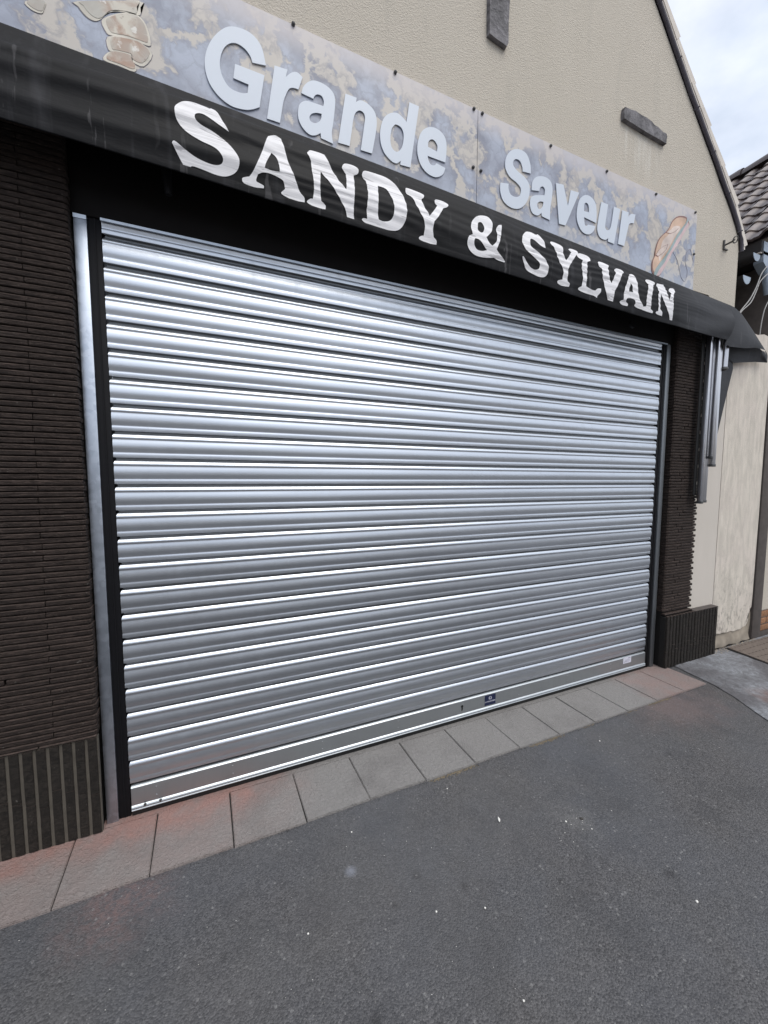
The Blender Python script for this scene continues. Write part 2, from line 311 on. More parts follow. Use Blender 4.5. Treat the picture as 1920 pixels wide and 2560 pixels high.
def meshobj(name, verts, faces, mat, parent=None, smooth=False, sharp=None):
    me = bpy.data.meshes.new(name); me.from_pydata([tuple(v) for v in verts], [], faces); me.update()
    if sharp is not None or smooth:
        me.shade_smooth()
        if sharp is not None:
            bm = bmesh.new(); bm.from_mesh(me)
            for e in bm.edges:
                if len(e.link_faces) == 2 and e.calc_face_angle(0) > rad(sharp): e.smooth = False
            bm.to_mesh(me); bm.free()
    if isinstance(mat, (list, tuple)):
        for q in mat: me.materials.append(M[q])
    else: me.materials.append(M[mat])
    o = bpy.data.objects.new(name, me); COL.objects.link(o); attach(o, parent); return o
def frombm(name, bm, mat, parent=None, smooth=False, sharp=None):
    bm.verts.index_update(); vs = [v.co.copy() for v in bm.verts]; fs = [[v.index for v in f.verts] for f in bm.faces]; bm.free()
    return meshobj(name, vs, fs, mat, parent, smooth, sharp)
def boxg(vs, fs, x0, x1, y0, y1, z0, z1):
    b = len(vs); vs += [(x, y, z) for z in (z0, z1) for x, y in ((x0, y0), (x1, y0), (x1, y1), (x0, y1))]
    fs += [[b+3, b+2, b+1, b], [b+4, b+5, b+6, b+7], [b, b+1, b+5, b+4], [b+1, b+2, b+6, b+5], [b+2, b+3, b+7, b+6], [b+3, b, b+4, b+7]]
def box(name, x0, x1, y0, y1, z0, z1, mat, parent=None, bev=0):
    vs, fs = [], []; boxg(vs, fs, x0, x1, y0, y1, z0, z1)
    if not bev: return meshobj(name, vs, fs, mat, parent)
    bm = bmesh.new(); bv = [bm.verts.new(v) for v in vs]
    for f in fs: bm.faces.new([bv[i] for i in f])
    bmesh.ops.bevel(bm, geom=bm.edges[:], offset=bev, segments=2, affect='EDGES', profile=.5)
    return frombm(name, bm, mat, parent, True, 40)
def prism(name, pts, y0, y1, mat, parent=None):
    """outline in x,z extruded between y0 (front) and y1"""
    n = len(pts); vs = [(a, y0, b) for a, b in pts] + [(a, y1, b) for a, b in pts]
    area = sum(pts[i][0]*pts[(i+1) % n][1]-pts[(i+1) % n][0]*pts[i][1] for i in range(n))
    o = list(range(n)); fs = [o, [n+i for i in reversed(o)]] + [[i, n+i, n+(i+1) % n, (i+1) % n] for i in range(n)]
    if area < 0: fs = [f[::-1] for f in fs]
    bm = bmesh.new(); bv = [bm.verts.new(v) for v in vs]
    for f in fs: bm.faces.new([bv[i] for i in f])
    bmesh.ops.triangulate(bm, faces=[f for f in bm.faces if len(f.verts) > 4])
    return frombm(name, bm, mat, parent)
def tube(name, pts, r, mat, parent=None, seg=8, cap=True):
    pts = [Vector(p) for p in pts]; vs, fs = [], []
    for i, p in enumerate(pts):
        t = (pts[min(i+1, len(pts)-1)]-pts[max(i-1, 0)]).normalized()
        a = Vector((0, 0, 1)) if abs(t.z) < .9 else Vector((0, 1, 0)); u = t.cross(a).normalized(); v = t.cross(u)
        rr = r[i] if isinstance(r, (list, tuple)) else r
        for k in range(seg):
            an = 2*math.pi*k/seg; vs.append(p+u*(rr*math.cos(an))+v*(rr*math.sin(an)))
    for i in range(len(pts)-1):
        for k in range(seg): fs.append([i*seg+k, i*seg+(k+1) % seg, (i+1)*seg+(k+1) % seg, (i+1)*seg+k])
    if cap: fs += [list(range(seg))[::-1], [(len(pts)-1)*seg+k for k in range(seg)]]
    return meshobj(name, vs, fs, mat, parent, True, 50)
def crom(pts, n=5):
    """smooth the runs between corner points of a closed outline"""
    out = []; N = len(pts)
    for i in range(N):
        p0, p1, p2, p3 = pts[i-1], pts[i], pts[(i+1) % N], pts[(i+2) % N]
        if p1[2] and p2[2]: out.append((p1[0], p1[1])); continue
        if p1[2]: p0 = p1
        if p2[2]: p3 = p2
        for k in range(n):
            t = k/n; t2, t3 = t*t, t*t*t
            out.append(tuple(.5*((2*p1[a])+(p2[a]-p0[a])*t+(2*p0[a]-5*p1[a]+4*p2[a]-p3[a])*t2+(3*p1[a]-p0[a]-3*p2[a]+p3[a])*t3) for a in (0, 1)))
    return out
def fill(contours):
    """flat triangulated bmesh (u, v, 0) of an outline with holes"""
    cu = bpy.data.curves.new('tmp', 'CURVE'); cu.dimensions = '2D'; cu.fill_mode = 'BOTH'
    for c in contours:
        sp = cu.splines.new('POLY'); sp.points.add(len(c)-1); sp.use_cyclic_u = True
        for i, (a, b) in enumerate(c): sp.points[i].co = (a, b, 0, 1)
    ob = bpy.data.objects.new('tmp', cu); COL.objects.link(ob)
    bpy.context.view_layer.update()
    me = bpy.data.meshes.new_from_object(ob.evaluated_get(bpy.context.evaluated_depsgraph_get()))
    bm = bmesh.new(); bm.from_mesh(me); bpy.data.objects.remove(ob); bpy.data.curves.remove(cu); bpy.data.meshes.remove(me)
    bmesh.ops.remove_doubles(bm, verts=bm.verts[:], dist=1e-5); return bm
def lerp(T, x):
    if x <= T[0][0]: return T[0][1]
    for (a, b), (c, d) in zip(T, T[1:]):
        if x <= c: return b+(d-b)*(x-a)/(c-a)
    return T[-1][1]

SIGN_GLYPHS=[["G",[[[632,3234,1],[613,3304,0],[567,3337,0],[497,3330,0],[448,3290,0],[409,3227,0],[391,3158,0],[401,3093,0],[435,3048,0],[486,3024,0],[539,3027,0],[573,3040,0],[602,3059,1],[625,3193,1],[507,3192,1],[499,3135,1],[559,3132,1],[554,3097,1],[527,3088,0],[484,3092,0],[456,3126,0],[448,3171,0],[459,3222,0],[482,3257,0],[512,3273,0],[545,3267,0],[568,3247,0],[577,3224,1]]]],["r",[[[668,3248,1],[723,3253,1],[716,3221,1],[740,3247,0],[765,3258,0],[789,3247,1],[770,3190,1],[746,3188,0],[727,3175,0],[709,3134,0],[701,3104,0],[687,3025,1],[632,3024,1]]]],["a",[[[783,3180,1],[792,3209,0],[814,3237,0],[844,3254,0],[891,3254,0],[926,3237,0],[938,3209,0],[936,3166,0],[927,3098,0],[921,3060,0],[927,3016,1],[871,3022,1],[868,3043,1],[845,3026,0],[818,3020,0],[788,3037,0],[770,3066,0],[767,3099,0],[776,3134,0],[805,3156,0],[851,3160,0],[882,3161,1],[885,3183,0],[875,3201,0],[855,3201,0],[842,3189,0],[837,3176,1]],[[874,3126,1],[850,3122,0],[829,3111,0],[818,3093,0],[823,3078,0],[842,3076,0],[862,3089,0],[872,3108,0]]]],["n",[[[988,3252,1],[1043,3254,1],[1040,3235,1],[1065,3251,0],[1104,3246,0],[1134,3224,0],[1145,3186,0],[1140,3132,0],[1121,3034,1],[1063,3032,1],[1080,3142,0],[1085,3181,0],[1078,3200,0],[1057,3204,0],[1037,3186,0],[1026,3153,0],[1019,3107,0],[1007,3032,1],[951,3029,1]]]],["d",[[[1320,3333,1],[1374,3333,1],[1328,3033,1],[1272,3029,1],[1274,3048,1],[1251,3029,0],[1223,3032,0],[1187,3056,0],[1167,3095,0],[1163,3147,0],[1178,3205,0],[1209,3242,0],[1250,3260,0],[1282,3252,0],[1305,3237,1]],[[1250,3207,0],[1278,3200,0],[1290,3170,0],[1283,3121,0],[1266,3092,0],[1246,3082,0],[1225,3095,0],[1217,3130,0],[1223,3174,0],[1236,3197,0]]]],["e",[[[1532,3118,1],[1538,3173,0],[1535,3221,0],[1515,3251,0],[1474,3264,0],[1430,3255,0],[1391,3222,0],[1370,3168,0],[1368,3112,0],[1388,3063,0],[1427,3034,0],[1477,3030,0],[1518,3056,0],[1532,3091,1],[1478,3098,1],[1467,3085,0],[1447,3082,0],[1432,3096,0],[1426,3118,1]],[[1428,3161,1],[1481,3155,1],[1483,3184,0],[1465,3203,0],[1445,3202,0],[1430,3184,0]]]],["S",[[[2108,3232,1],[2100,3285,0],[2067,3329,0],[2005,3332,0],[1952,3302,0],[1924,3254,0],[1925,3206,0],[1956,3171,0],[2005,3154,0],[2037,3131,0],[2032,3094,0],[2002,3076,0],[1965,3080,0],[1949,3107,0],[1949,3132,1],[1892,3122,1],[1891,3082,0],[1913,3034,0],[1962,3012,0],[2022,3018,0],[2071,3054,0],[2100,3112,0],[2098,3167,0],[2065,3198,0],[2015,3215,0],[1980,3236,0],[1980,3262,0],[2001,3278,0],[2028,3273,0],[2045,3246,0],[2047,3226,1]]]],["a",[[[2118,3145,1],[2122,3192,0],[2153,3228,0],[2211,3245,0],[2257,3235,0],[2276,3203,0],[2275,3151,0],[2265,3082,0],[2265,3017,1],[2201,3023,1],[2197,3041,1],[2168,3019,0],[2129,3023,0],[2109,3059,0],[2113,3102,0],[2144,3124,0],[2189,3137,0],[2217,3144,1],[2218,3177,0],[2200,3188,0],[2181,3176,0],[2175,3156,1]],[[2210,3105,1],[2184,3101,0],[2163,3083,0],[2167,3061,0],[2186,3059,0],[2205,3080,0]]]],["v",[[[2302,3236,1],[2363,3244,1],[2406,3133,1],[2425,3230,1],[2496,3235,1],[2391,3018,1],[2339,3015,1]]]],["e",[[[2653,3097,1],[2654,3153,0],[2640,3210,0],[2596,3238,0],[2544,3234,0],[2503,3198,0],[2484,3139,0],[2485,3080,0],[2512,3033,0],[2550,3012,0],[2595,3015,0],[2631,3041,0],[2648,3076,1],[2584,3070,1],[2569,3060,0],[2554,3063,0],[2545,3105,1]],[[2543,3140,1],[2587,3144,1],[2582,3179,0],[2562,3194,0],[2543,3179,0]]]],["u",[[[2692,3234,1],[2754,3235,1],[2736,3108,0],[2744,3082,0],[2767,3082,0],[2789,3111,0],[2809,3236,1],[2869,3236,1],[2825,3010,1],[2767,3012,1],[2769,3033,1],[2740,3016,0],[2693,3021,0],[2668,3055,0],[2668,3101,0]]]],["r",[[[2890,3235,1],[2951,3238,1],[2949,3208,1],[2977,3234,0],[3019,3241,1],[3006,3182,1],[2965,3170,0],[2948,3123,0],[2923,3019,1],[2863,3019,1]]]]]
AWNING_GLYPHS=[["S",[[[405,173,1],[428,215,0],[465,409,1],[426,366,0],[380,303,0],[353,330,0],[347,396,0],[364,440,0],[413,472,0],[460,539,0],[493,650,0],[500,736,0],[488,829,0],[457,902,0],[421,927,0],[368,916,0],[333,914,0],[324,947,0],[310,951,0],[297,905,0],[268,757,1],[277,731,0],[312,781,0],[351,821,0],[398,836,0],[428,816,0],[441,767,0],[435,711,0],[411,652,0],[359,625,0],[314,572,0],[287,486,0],[280,390,0],[286,313,0],[311,236,0],[346,186,0],[381,186,0],[399,197,1]]]],["A",[[[616,256,1],[643,215,0],[667,230,1],[677,343,0],[694,529,0],[723,743,0],[737,825,0],[754,866,0],[756,917,1],[709,933,0],[668,914,0],[660,893,0],[668,864,0],[675,843,1],[671,781,0],[661,752,0],[621,733,0],[589,746,0],[569,783,1],[562,853,0],[575,869,0],[591,881,0],[591,908,1],[555,927,0],[517,921,0],[509,887,0],[515,861,0],[537,832,1],[557,731,0],[584,524,0],[608,313,0]],[[625,460,1],[644,499,0],[653,595,0],[654,679,1],[622,695,0],[595,692,1],[603,607,0]]]],["N",[[[777,275,0],[789,238,0],[826,228,0],[848,234,1],[873,371,0],[906,522,0],[937,612,1],[941,509,0],[942,389,1],[930,353,0],[924,323,0],[938,260,0],[977,242,0],[1000,268,0],[997,330,0],[978,367,1],[977,517,0],[972,816,0],[975,933,1],[942,930,1],[931,831,0],[882,654,0],[827,483,1],[821,670,0],[826,842,1],[845,875,0],[845,922,1],[808,937,0],[772,917,0],[766,894,0],[779,858,0],[790,849,1],[795,734,0],[789,490,0],[788,387,1],[779,337,0],[772,307,0]]]],["D",[[[1019,299,0],[1033,255,0],[1083,235,0],[1142,232,0],[1189,298,0],[1222,432,0],[1231,614,0],[1220,776,0],[1193,882,0],[1155,922,0],[1088,933,0],[1030,928,0],[1012,903,0],[1018,879,0],[1036,874,1],[1033,765,0],[1039,546,0],[1035,383,1],[1020,349,0]],[[1092,396,1],[1133,402,0],[1159,520,0],[1166,672,0],[1153,789,0],[1120,841,0],[1091,840,1],[1086,720,0]]]],["Y",[[[1236,285,0],[1249,261,0],[1299,252,0],[1334,267,0],[1331,319,1],[1319,367,0],[1337,490,0],[1353,572,1],[1379,474,0],[1408,352,1],[1394,326,0],[1400,269,0],[1439,246,0],[1472,267,0],[1465,318,0],[1442,357,1],[1406,524,0],[1376,635,1],[1371,741,0],[1377,835,1],[1394,866,0],[1395,915,1],[1351,931,0],[1305,922,0],[1299,894,0],[1313,863,0],[1323,855,1],[1327,732,0],[1320,660,1],[1295,531,0],[1269,382,0],[1239,349,0]]]],["&",[[[1676,235,0],[1721,217,0],[1740,304,0],[1730,443,0],[1699,552,0],[1688,580,1],[1708,659,0],[1725,683,1],[1752,598,0],[1763,482,0],[1761,386,0],[1778,309,0],[1801,276,1],[1791,428,0],[1774,579,0],[1752,712,1],[1780,776,0],[1810,840,0],[1807,859,1],[1766,859,0],[1738,843,1],[1696,873,0],[1633,894,0],[1591,855,0],[1571,766,0],[1578,666,0],[1604,608,1],[1599,524,0],[1605,426,0],[1633,313,0]],[[1649,383,0],[1671,360,0],[1684,419,0],[1674,509,0],[1657,537,1],[1641,499,0]],[[1619,657,1],[1645,661,0],[1672,725,0],[1693,768,1],[1662,803,0],[1631,803,0],[1614,756,0],[1611,700,0]]]],["S",[[[2059,182,1],[2080,217,0],[2096,354,0],[2094,412,1],[2067,407,0],[2024,340,0],[1994,338,0],[1984,424,0],[2001,496,0],[2059,561,0],[2101,665,0],[2111,764,0],[2094,869,0],[2052,907,0],[2003,894,0],[1976,881,0],[1966,873,1],[1947,831,0],[1924,707,0],[1929,686,1],[1944,718,0],[1976,798,0],[2012,823,0],[2042,790,0],[2046,721,0],[2021,660,0],[1962,584,0],[1931,471,0],[1936,348,0],[1968,236,0],[2009,192,0],[2044,205,0]]]],["Y",[[[2145,250,0],[2168,215,0],[2226,216,0],[2244,249,1],[2237,290,1],[2235,404,0],[2253,480,1],[2281,378,0],[2303,291,1],[2288,249,0],[2314,201,0],[2363,198,0],[2364,255,1],[2331,347,0],[2292,491,0],[2262,619,1],[2256,761,0],[2259,827,1],[2277,854,0],[2275,901,1],[2217,923,0],[2188,905,0],[2188,865,0],[2219,829,1],[2222,678,0],[2209,619,1],[2187,508,0],[2167,342,0],[2145,306,0]]]],["L",[[[2351,289,0],[2378,235,0],[2436,221,0],[2466,255,0],[2459,313,1],[2429,357,1],[2419,552,0],[2409,733,0],[2407,804,1],[2457,826,0],[2485,822,1],[2505,775,0],[2533,757,1],[2531,820,0],[2510,890,0],[2505,929,1],[2476,911,0],[2405,914,0],[2356,900,0],[2348,871,0],[2371,828,1],[2380,669,0],[2378,464,0],[2391,357,1],[2359,337,0]]]],["V",[[[2529,273,0],[2556,234,0],[2600,236,0],[2624,257,1],[2609,333,1],[2609,498,0],[2628,593,1],[2652,464,0],[2675,352,1],[2668,309,0],[2695,256,0],[2744,241,0],[2755,293,1],[2726,370,0],[2689,564,0],[2651,742,0],[2644,906,1],[2599,905,1],[2573,765,0],[2554,571,0],[2549,385,1],[2528,336,0]]]],["A",[[[2808,283,1],[2838,245,0],[2861,255,1],[2866,395,0],[2869,593,0],[2887,739,0],[2918,828,0],[2922,887,1],[2870,886,0],[2836,862,0],[2842,822,1],[2831,759,0],[2791,755,0],[2760,783,1],[2755,837,0],[2777,868,0],[2775,905,1],[2729,912,0],[2704,884,0],[2709,851,0],[2731,823,1],[2742,651,0],[2775,434,0]],[[2801,464,1],[2816,518,0],[2821,627,1],[2781,639,1]]]],["I",[[[2971,265,0],[2997,232,0],[3057,231,0],[3060,283,0],[3033,328,1],[3004,535,0],[2993,706,0],[2991,834,1],[3015,868,0],[3012,901,1],[2953,901,0],[2899,884,0],[2900,847,0],[2944,813,1],[2951,636,0],[2971,420,0],[2981,358,1],[2964,335,0]]]],["N",[[[3082,264,0],[3111,226,0],[3167,205,1],[3170,318,0],[3171,439,0],[3183,548,1],[3200,442,0],[3218,379,1],[3207,338,0],[3209,285,0],[3246,216,0],[3282,211,0],[3281,279,0],[3251,354,1],[3228,494,0],[3227,632,0],[3219,790,0],[3224,926,1],[3198,929,1],[3187,871,0],[3157,740,0],[3112,550,0],[3097,469,1],[3085,611,0],[3085,781,1],[3107,831,0],[3112,900,1],[3076,899,0],[3047,883,0],[3048,852,0],[3066,833,1],[3068,686,0],[3066,536,0],[3078,437,1],[3073,345,0]]]]]
ART={"stones":[[[-27,3197],[-26,3180],[-3,3157],[21,3152],[40,3165],[63,3196],[93,3215],[135,3227],[168,3234],[171,3263],[167,3282]],[[43,3160],[63,3185],[109,3217],[152,3232],[181,3218],[196,3186],[200,3141],[171,3136],[121,3134],[73,3124],[57,3128]],[[60,3115],[121,3134],[171,3136],[205,3111],[174,3057],[138,3059],[132,3078],[83,3073],[61,3071]],[[43,3029],[57,3059],[83,3073],[132,3078],[138,3059],[149,3046],[141,3025],[91,3027]],[[-181,3128],[-165,3110],[-137,3109],[-128,3126],[-125,3153]]],"bread":[[[3240,2911],[3219,2934],[3219,2984],[3241,3026],[3243,3057],[3268,3128],[3305,3174],[3349,3209],[3387,3250],[3414,3298],[3459,3337],[3517,3358],[3572,3361],[3569,3330],[3539,3297],[3475,3224],[3405,3118],[3362,3061],[3310,3003],[3254,2938]]],"under":[[[3240,2911],[3298,2904],[3369,2990],[3434,3090],[3512,3188],[3560,3257],[3605,3313],[3605,3336],[3572,3356],[3523,3299],[3335,3017]]],"salad":[[[3246,2909],[3269,2903],[3299,2950],[3356,3013],[3383,3060],[3431,3121],[3478,3193],[3527,3252],[3556,3295],[3596,3346],[3572,3356],[3524,3287],[3466,3212],[3400,3114],[3353,3047],[3300,2994],[3253,2941]]],"slash":[[[3250,3034],[3278,3074],[3326,3110],[3376,3134],[3359,3095],[3315,3057],[3271,3029]],[[3349,3206],[3388,3235],[3440,3254],[3482,3267],[3447,3236],[3396,3211]]]}

# ================================================================ SETTING
H = 150
meshobj('ground', [(-H, -H, -.16), (H, -H, -.16), (H, H, -.16), (-H, H, -.16)], [[0, 1, 2, 3]], 'far_ground')['kind'] = 'structure'
meshobj('road', [(-40, -9.5, -.13), (40, -9.5, -.13), (40, -3.15, -.13), (-40, -3.15, -.13)], [[0, 1, 2, 3]], 'asphalt')['kind'] = 'structure'
kb = box('kerb', -40, 40, -3.15, -3.0, -.16, 0, 'asphalt_kerb', bev=.01); kb['kind'] = 'structure'
# pavement: asphalt, finely gridded near the shop so that it is not dead flat
def grid(name, x0, x1, y0, y1, nx, ny, zf, mat, parent=None, keep=None):
    vs = [(x0+(x1-x0)*i/nx, y0+(y1-y0)*j/ny) for j in range(ny+1) for i in range(nx+1)]; vs = [(a, b, zf(a, b)) for a, b in vs]
    fs = [[j*(nx+1)+i, j*(nx+1)+i+1, (j+1)*(nx+1)+i+1, (j+1)*(nx+1)+i] for j in range(ny) for i in range(nx)]
    if keep: fs = [f for f in fs if keep(*[sum(vs[k][q] for k in f)/4 for q in (0, 1)])]
    return meshobj(name, vs, fs, mat, parent, True)
nf = lambda x, y, s, a: a*(noise.noise(Vector((x*s, y*s, 1.3))))
pav = grid('pavement', -3, 6.2, -3, -.04, 150, 60, lambda x, y: -.009+nf(x, y, 1.3, .006)*min(1, abs(y+.34)*2)+nf(x, y, 9, .0015), 'asphalt'); pav['kind'] = 'structure'
pav2 = meshobj('pavement', [(-40, -3, -.012), (-3, -3, -.012), (-3, .3, -.012), (-40, .3, -.012), (6.2, -3, -.012), (40, -3, -.012), (40, .3, -.012), (6.2, .3, -.012)], [[0, 1, 2, 3], [4, 5, 6, 7]], 'asphalt'); pav2['kind'] = 'structure'

# worn concrete in front of the passage, edge running out from the last slab
cl = [(-.03, 3.72), (-.171, 3.712), (-.348, 3.672), (-.459, 3.637), (-.623, 3.552), (-.758, 3.472), (-1.3, 3.2), (-2.0, 2.95), (-3, 2.7)]
edge = [(lerp([(-a, b) for a, b in cl], -(-(.03+k*.06)))+nf(k, 0, .9, .012), -(.03+k*.06)) for k in range(49)]
vs, fs = [], []
for k, (ex, ey) in enumerate(edge):
    for i in range(21):
        x = ex+(6.2-ex)*(i/20)**1.4; vs.append((x, ey, .001+nf(x, ey, 3, .004)+nf(x, ey, 14, .0015)-(.005 if i == 0 else 0)))
for k in range(48):
    for i in range(20): a = k*21+i; fs.append([a, a+21, a+22, a+1])
cc = meshobj('concrete_apron', vs, fs, 'concrete', None, True); cc['kind'] = 'structure'

# threshold of slabs along the shop front
th = box('threshold', -2.8, 3.64, -.334, .02, -.06, -.007, 'dark_mortar'); th['kind'] = 'structure'
T0, TP = -.191, .2968
k = -8
while k < 13:
    gp = random.uniform(.0012, .0026); x0 = T0+k*TP+gp; x1 = x0+TP-2*gp
    if k == 12: x1 = 3.637
    bm = bmesh.new(); dz = random.uniform(-.0015, .0015); y1 = -.028 if 0 <= k < 12 else -.012
    y0 = -.337+random.uniform(-.002, .002)
    jj = lambda: random.uniform(-.0018, .0018); vs = [(x0+jj(), y0), (x1+jj(), y0+jj()), (x1+jj(), y1), (x0+jj(), y1)]
    bv = [bm.verts.new((a, b, c)) for c in (-.05, dz) for a, b in vs]
    for f in ([3, 2, 1, 0], [4, 5, 6, 7], [0, 1, 5, 4], [1, 2, 6, 5], [2, 3, 7, 6], [3, 0, 4, 7]): bm.faces.new([bv[i] for i in f])
    bmesh.ops.bevel(bm, geom=[e for e in bm.edges if min(v.co.z for v in e.verts) > -.04], offset=.003, segments=2, affect='EDGES')
    frombm('paving_slab', bm, 'slab', th, True, 40); k += 1
box('mortar_strip', -.1, 3.6, -.027, .02, -.05, -.001, 'slab', th)

# grit and moss caught along the slab edge
def scatter(name, n, f, mat, label, smin, smax):
    vs, fs = [], []
    for _ in range(n):
        x, y, z = f(); r = random.uniform(smin, smax); b = len(vs); a = random.random()*6
        for q in range(4): an = a+q*1.57; rr = r*random.uniform(.6, 1.3); vs.append((x+rr*math.cos(an), y+rr*math.sin(an)*.7, z))
        vs.append((x+random.uniform(-.3, .3)*r, y, z+r*random.uniform(.35, .9)))
        for q in range(4): fs.append([b+q, b+(q+1) % 4, b+4])
    o = meshobj(name, vs, fs, mat); o['kind'] = 'stuff'; o['label'] = label; o['category'] = name; return o
def edgepos():
    while True:
        x = random.uniform(1.2, 3.66)
        if noise.noise(Vector((x*3.1, 0, 5))) + random.uniform(-.1, .1) > .12: break
    return x, -.341-abs(random.gauss(0, .007)), -.008
scatter('grit', 900, edgepos, 'grit_sand', 'sandy grit and dry moss caught along the front edge of the threshold slabs', .0015, .0045)
scatter('gravel', 420, lambda: (random.uniform(-.6, 4), random.uniform(-1.9, -.36), -.0065), 'pebble_white', 'tiny pale stone chips scattered over the dark asphalt pavement', .0007, .0019)
scatter('chippings', 34, lambda: (1.78+random.gauss(0, .07), -.83+random.gauss(0, .035), -.0065), 'pebble_white', 'sprinkle of tiny white chips on the asphalt around a small black leaf', .001, .003)
scatter('asphalt_crumbs', 900, lambda: (random.uniform(-.8, 3.6), -.341-abs(random.gauss(0, .006)), -.008), 'asphalt', 'loose dark asphalt crumbs along the front edge of the slabs', .001, .004)
def crumbs():
    x = random.uniform(4.2, 5.0); return x, -.03-abs(random.gauss(0, .03)), .001
scatter('rubble', 300, crumbs, 'stone_base', 'crumbs of fallen render at the foot of the white wall', .002, .009)
def pebble(x, y, r_, name='pebble', mat='pebble_white', label='small white stone chip lying on the grey asphalt', el=1.0, cat='pebble', group='white stone chips on the pavement'):
    r = r_*.8; bm = bmesh.new(); bmesh.ops.create_icosphere(bm, subdivisions=2, radius=1)
    for v in bm.verts:
        q = 1+.35*noise.noise(v.co*1.7+Vector((x*9, y*9, 0))); v.co = Vector((v.co.x*r*q*el, v.co.y*r*q, v.co.z*r*q*.6))
    o = frombm(name, bm, mat, None, True); o.location = (x, y, -.008+r*.45); o.rotation_euler.z = x*5; tagp(o, label, cat, group)
for a, lb in (((1.022, -.875, .0045), 'left one of a pair of bright white stone chips in the middle of the asphalt'), ((1.183, -.933, .0042), 'right one of a pair of bright white stone chips in the middle of the asphalt'),
              ((1.73, -.788, .005), 'white stone chip left of the small black leaf'), ((.603, -.763, .004), 'white stone chip left of all others on open asphalt'), ((1.879, -1.219, .006), 'white stone chip farthest right on the asphalt'),
              ((.86, -.46, .004), 'white stone chip close to the grey slabs below the shutter'), ((1.125, -1.18, .004), 'white stone chip nearest the bottom edge of the photo'), ((2.35, -.47, .005), 'white stone chip farthest away near the sandy slab edge'),
              ((1.80, -.86, .004), 'white stone chip just in front of the small black leaf'), ((1.36, -.42, .004), 'white stone chip beside the grit below the shutter keyhole')): pebble(*a, label=lb)
pebble(1.47, -.662, .006, 'cigarette_end', 'pebble_white', 'white cigarette end lying on the asphalt in front of the keyhole', 2.6, 'cigarette end', None)
pebble(1.803, -.806, .008, 'leaf', 'leaf_dry', 'small black dry leaf on the asphalt beside white chips', 1.3, 'leaf', None)

# iron plate on the concrete by the passage
mh = thing('manhole_cover', (4.75, -.2, 0), 'rusty ribbed iron cover plate set in concrete by the foot of the white wall', 'manhole cover')
mp_ = [(4.49, -.06), (4.44, -.37), (5.25, -.40), (5.25, -.07)]
def plate(name, pts, z0, z1, mat, parent): 
    n = len(pts); vs = [(a, b, z0) for a, b in pts]+[(a, b, z1) for a, b in pts]
    return meshobj(name, vs, [list(range(n, 2*n))[::-1] if 0 else [n+i for i in (3, 2, 1, 0)][::-1]]+[[i, (i+1) % n, n+(i+1) % n, n+i] for i in range(n)], mat, parent)
plate('frame', [(4.475, -.05), (4.425, -.385), (5.27, -.415), (5.27, -.06)], -.02, .0045, 'hole_black', mh)
plate('plate', mp_, 0, .013, 'rusty_iron', mh)
for i in range(14):
    for j in range(5):
        x = 4.50+i*.055; y = -.09-j*.062
        box('rib', x, x+.030, y, y+.012, .013, .0165, 'rusty_iron', mh) if i*5+j < 66 else None

# ================================================================ SHOP BUILDING
FX0, FX1 = -2.72, 4.30
shop = thing('shop_building', (.8, 0, 0), 'cream rendered gabled shop with dark brown brick piers and a steep tiled edge', 'building')
YW = -.03
rake_r = [(4.325, 2.70), (4.325, 3.28), (4.302, 3.39), (4.262, 3.472), (4.176, 3.57), (4.024, 3.725), (3.903, 3.853), (3.548, 4.205), (3.154, 4.63)]
rake_w = [(3.945, 2.90), (3.945, 2.62), (4.30, 2.62), (4.30, 3.30), (4.285, 3.38), (4.24, 3.46), (4.15, 3.57), (4.00, 3.72), (3.90, 3.83), (3.53, 4.205), (3.13, 4.63), (.79, 7.13)]
mir = [(1.58-a, b) for a, b in reversed(rake_w[4:-1])]+[(FX0, 2.90)]
outl = rake_w+mir
prism('gable_wall', outl, YW, .22, 'cream', shop)
# carcass behind the front
box('pier_core', FX0, -.105, -.022, .25, -.02, 2.91, 'dark_mortar', shop)
box('pier_core', 3.603, 3.935, -.022, .25, -.02, 2.91, 'dark_mortar', shop)
box('side_wall', 4.06, 4.30, .25, 7.5, -.02, 3.3, 'cream', shop)
box('side_wall', FX0, FX0+.2, .25, 7.5, -.02, 3.3, 'cream', shop)
box('back_wall', FX0, 4.3, 7.5, 7.7, -.02, 3.3, 'cream', shop)
# lower wall right of the pier (paler paint)
prism('lower_wall', [(3.94, .0), (4.296, .0), (4.296, 2.615), (3.94, 2.615)], -.018, .25, 'clean_render', shop)
# lintel boarding under the awning
box('lintel_board', -.105, 3.60, -.0065, .20, 2.4845, 2.96, 'lintel_paint', shop, .003)
box('lintel_board', -.105, 3.60, -.030, -.0075, 2.76, 2.955, 'lintel_paint', shop, .003)

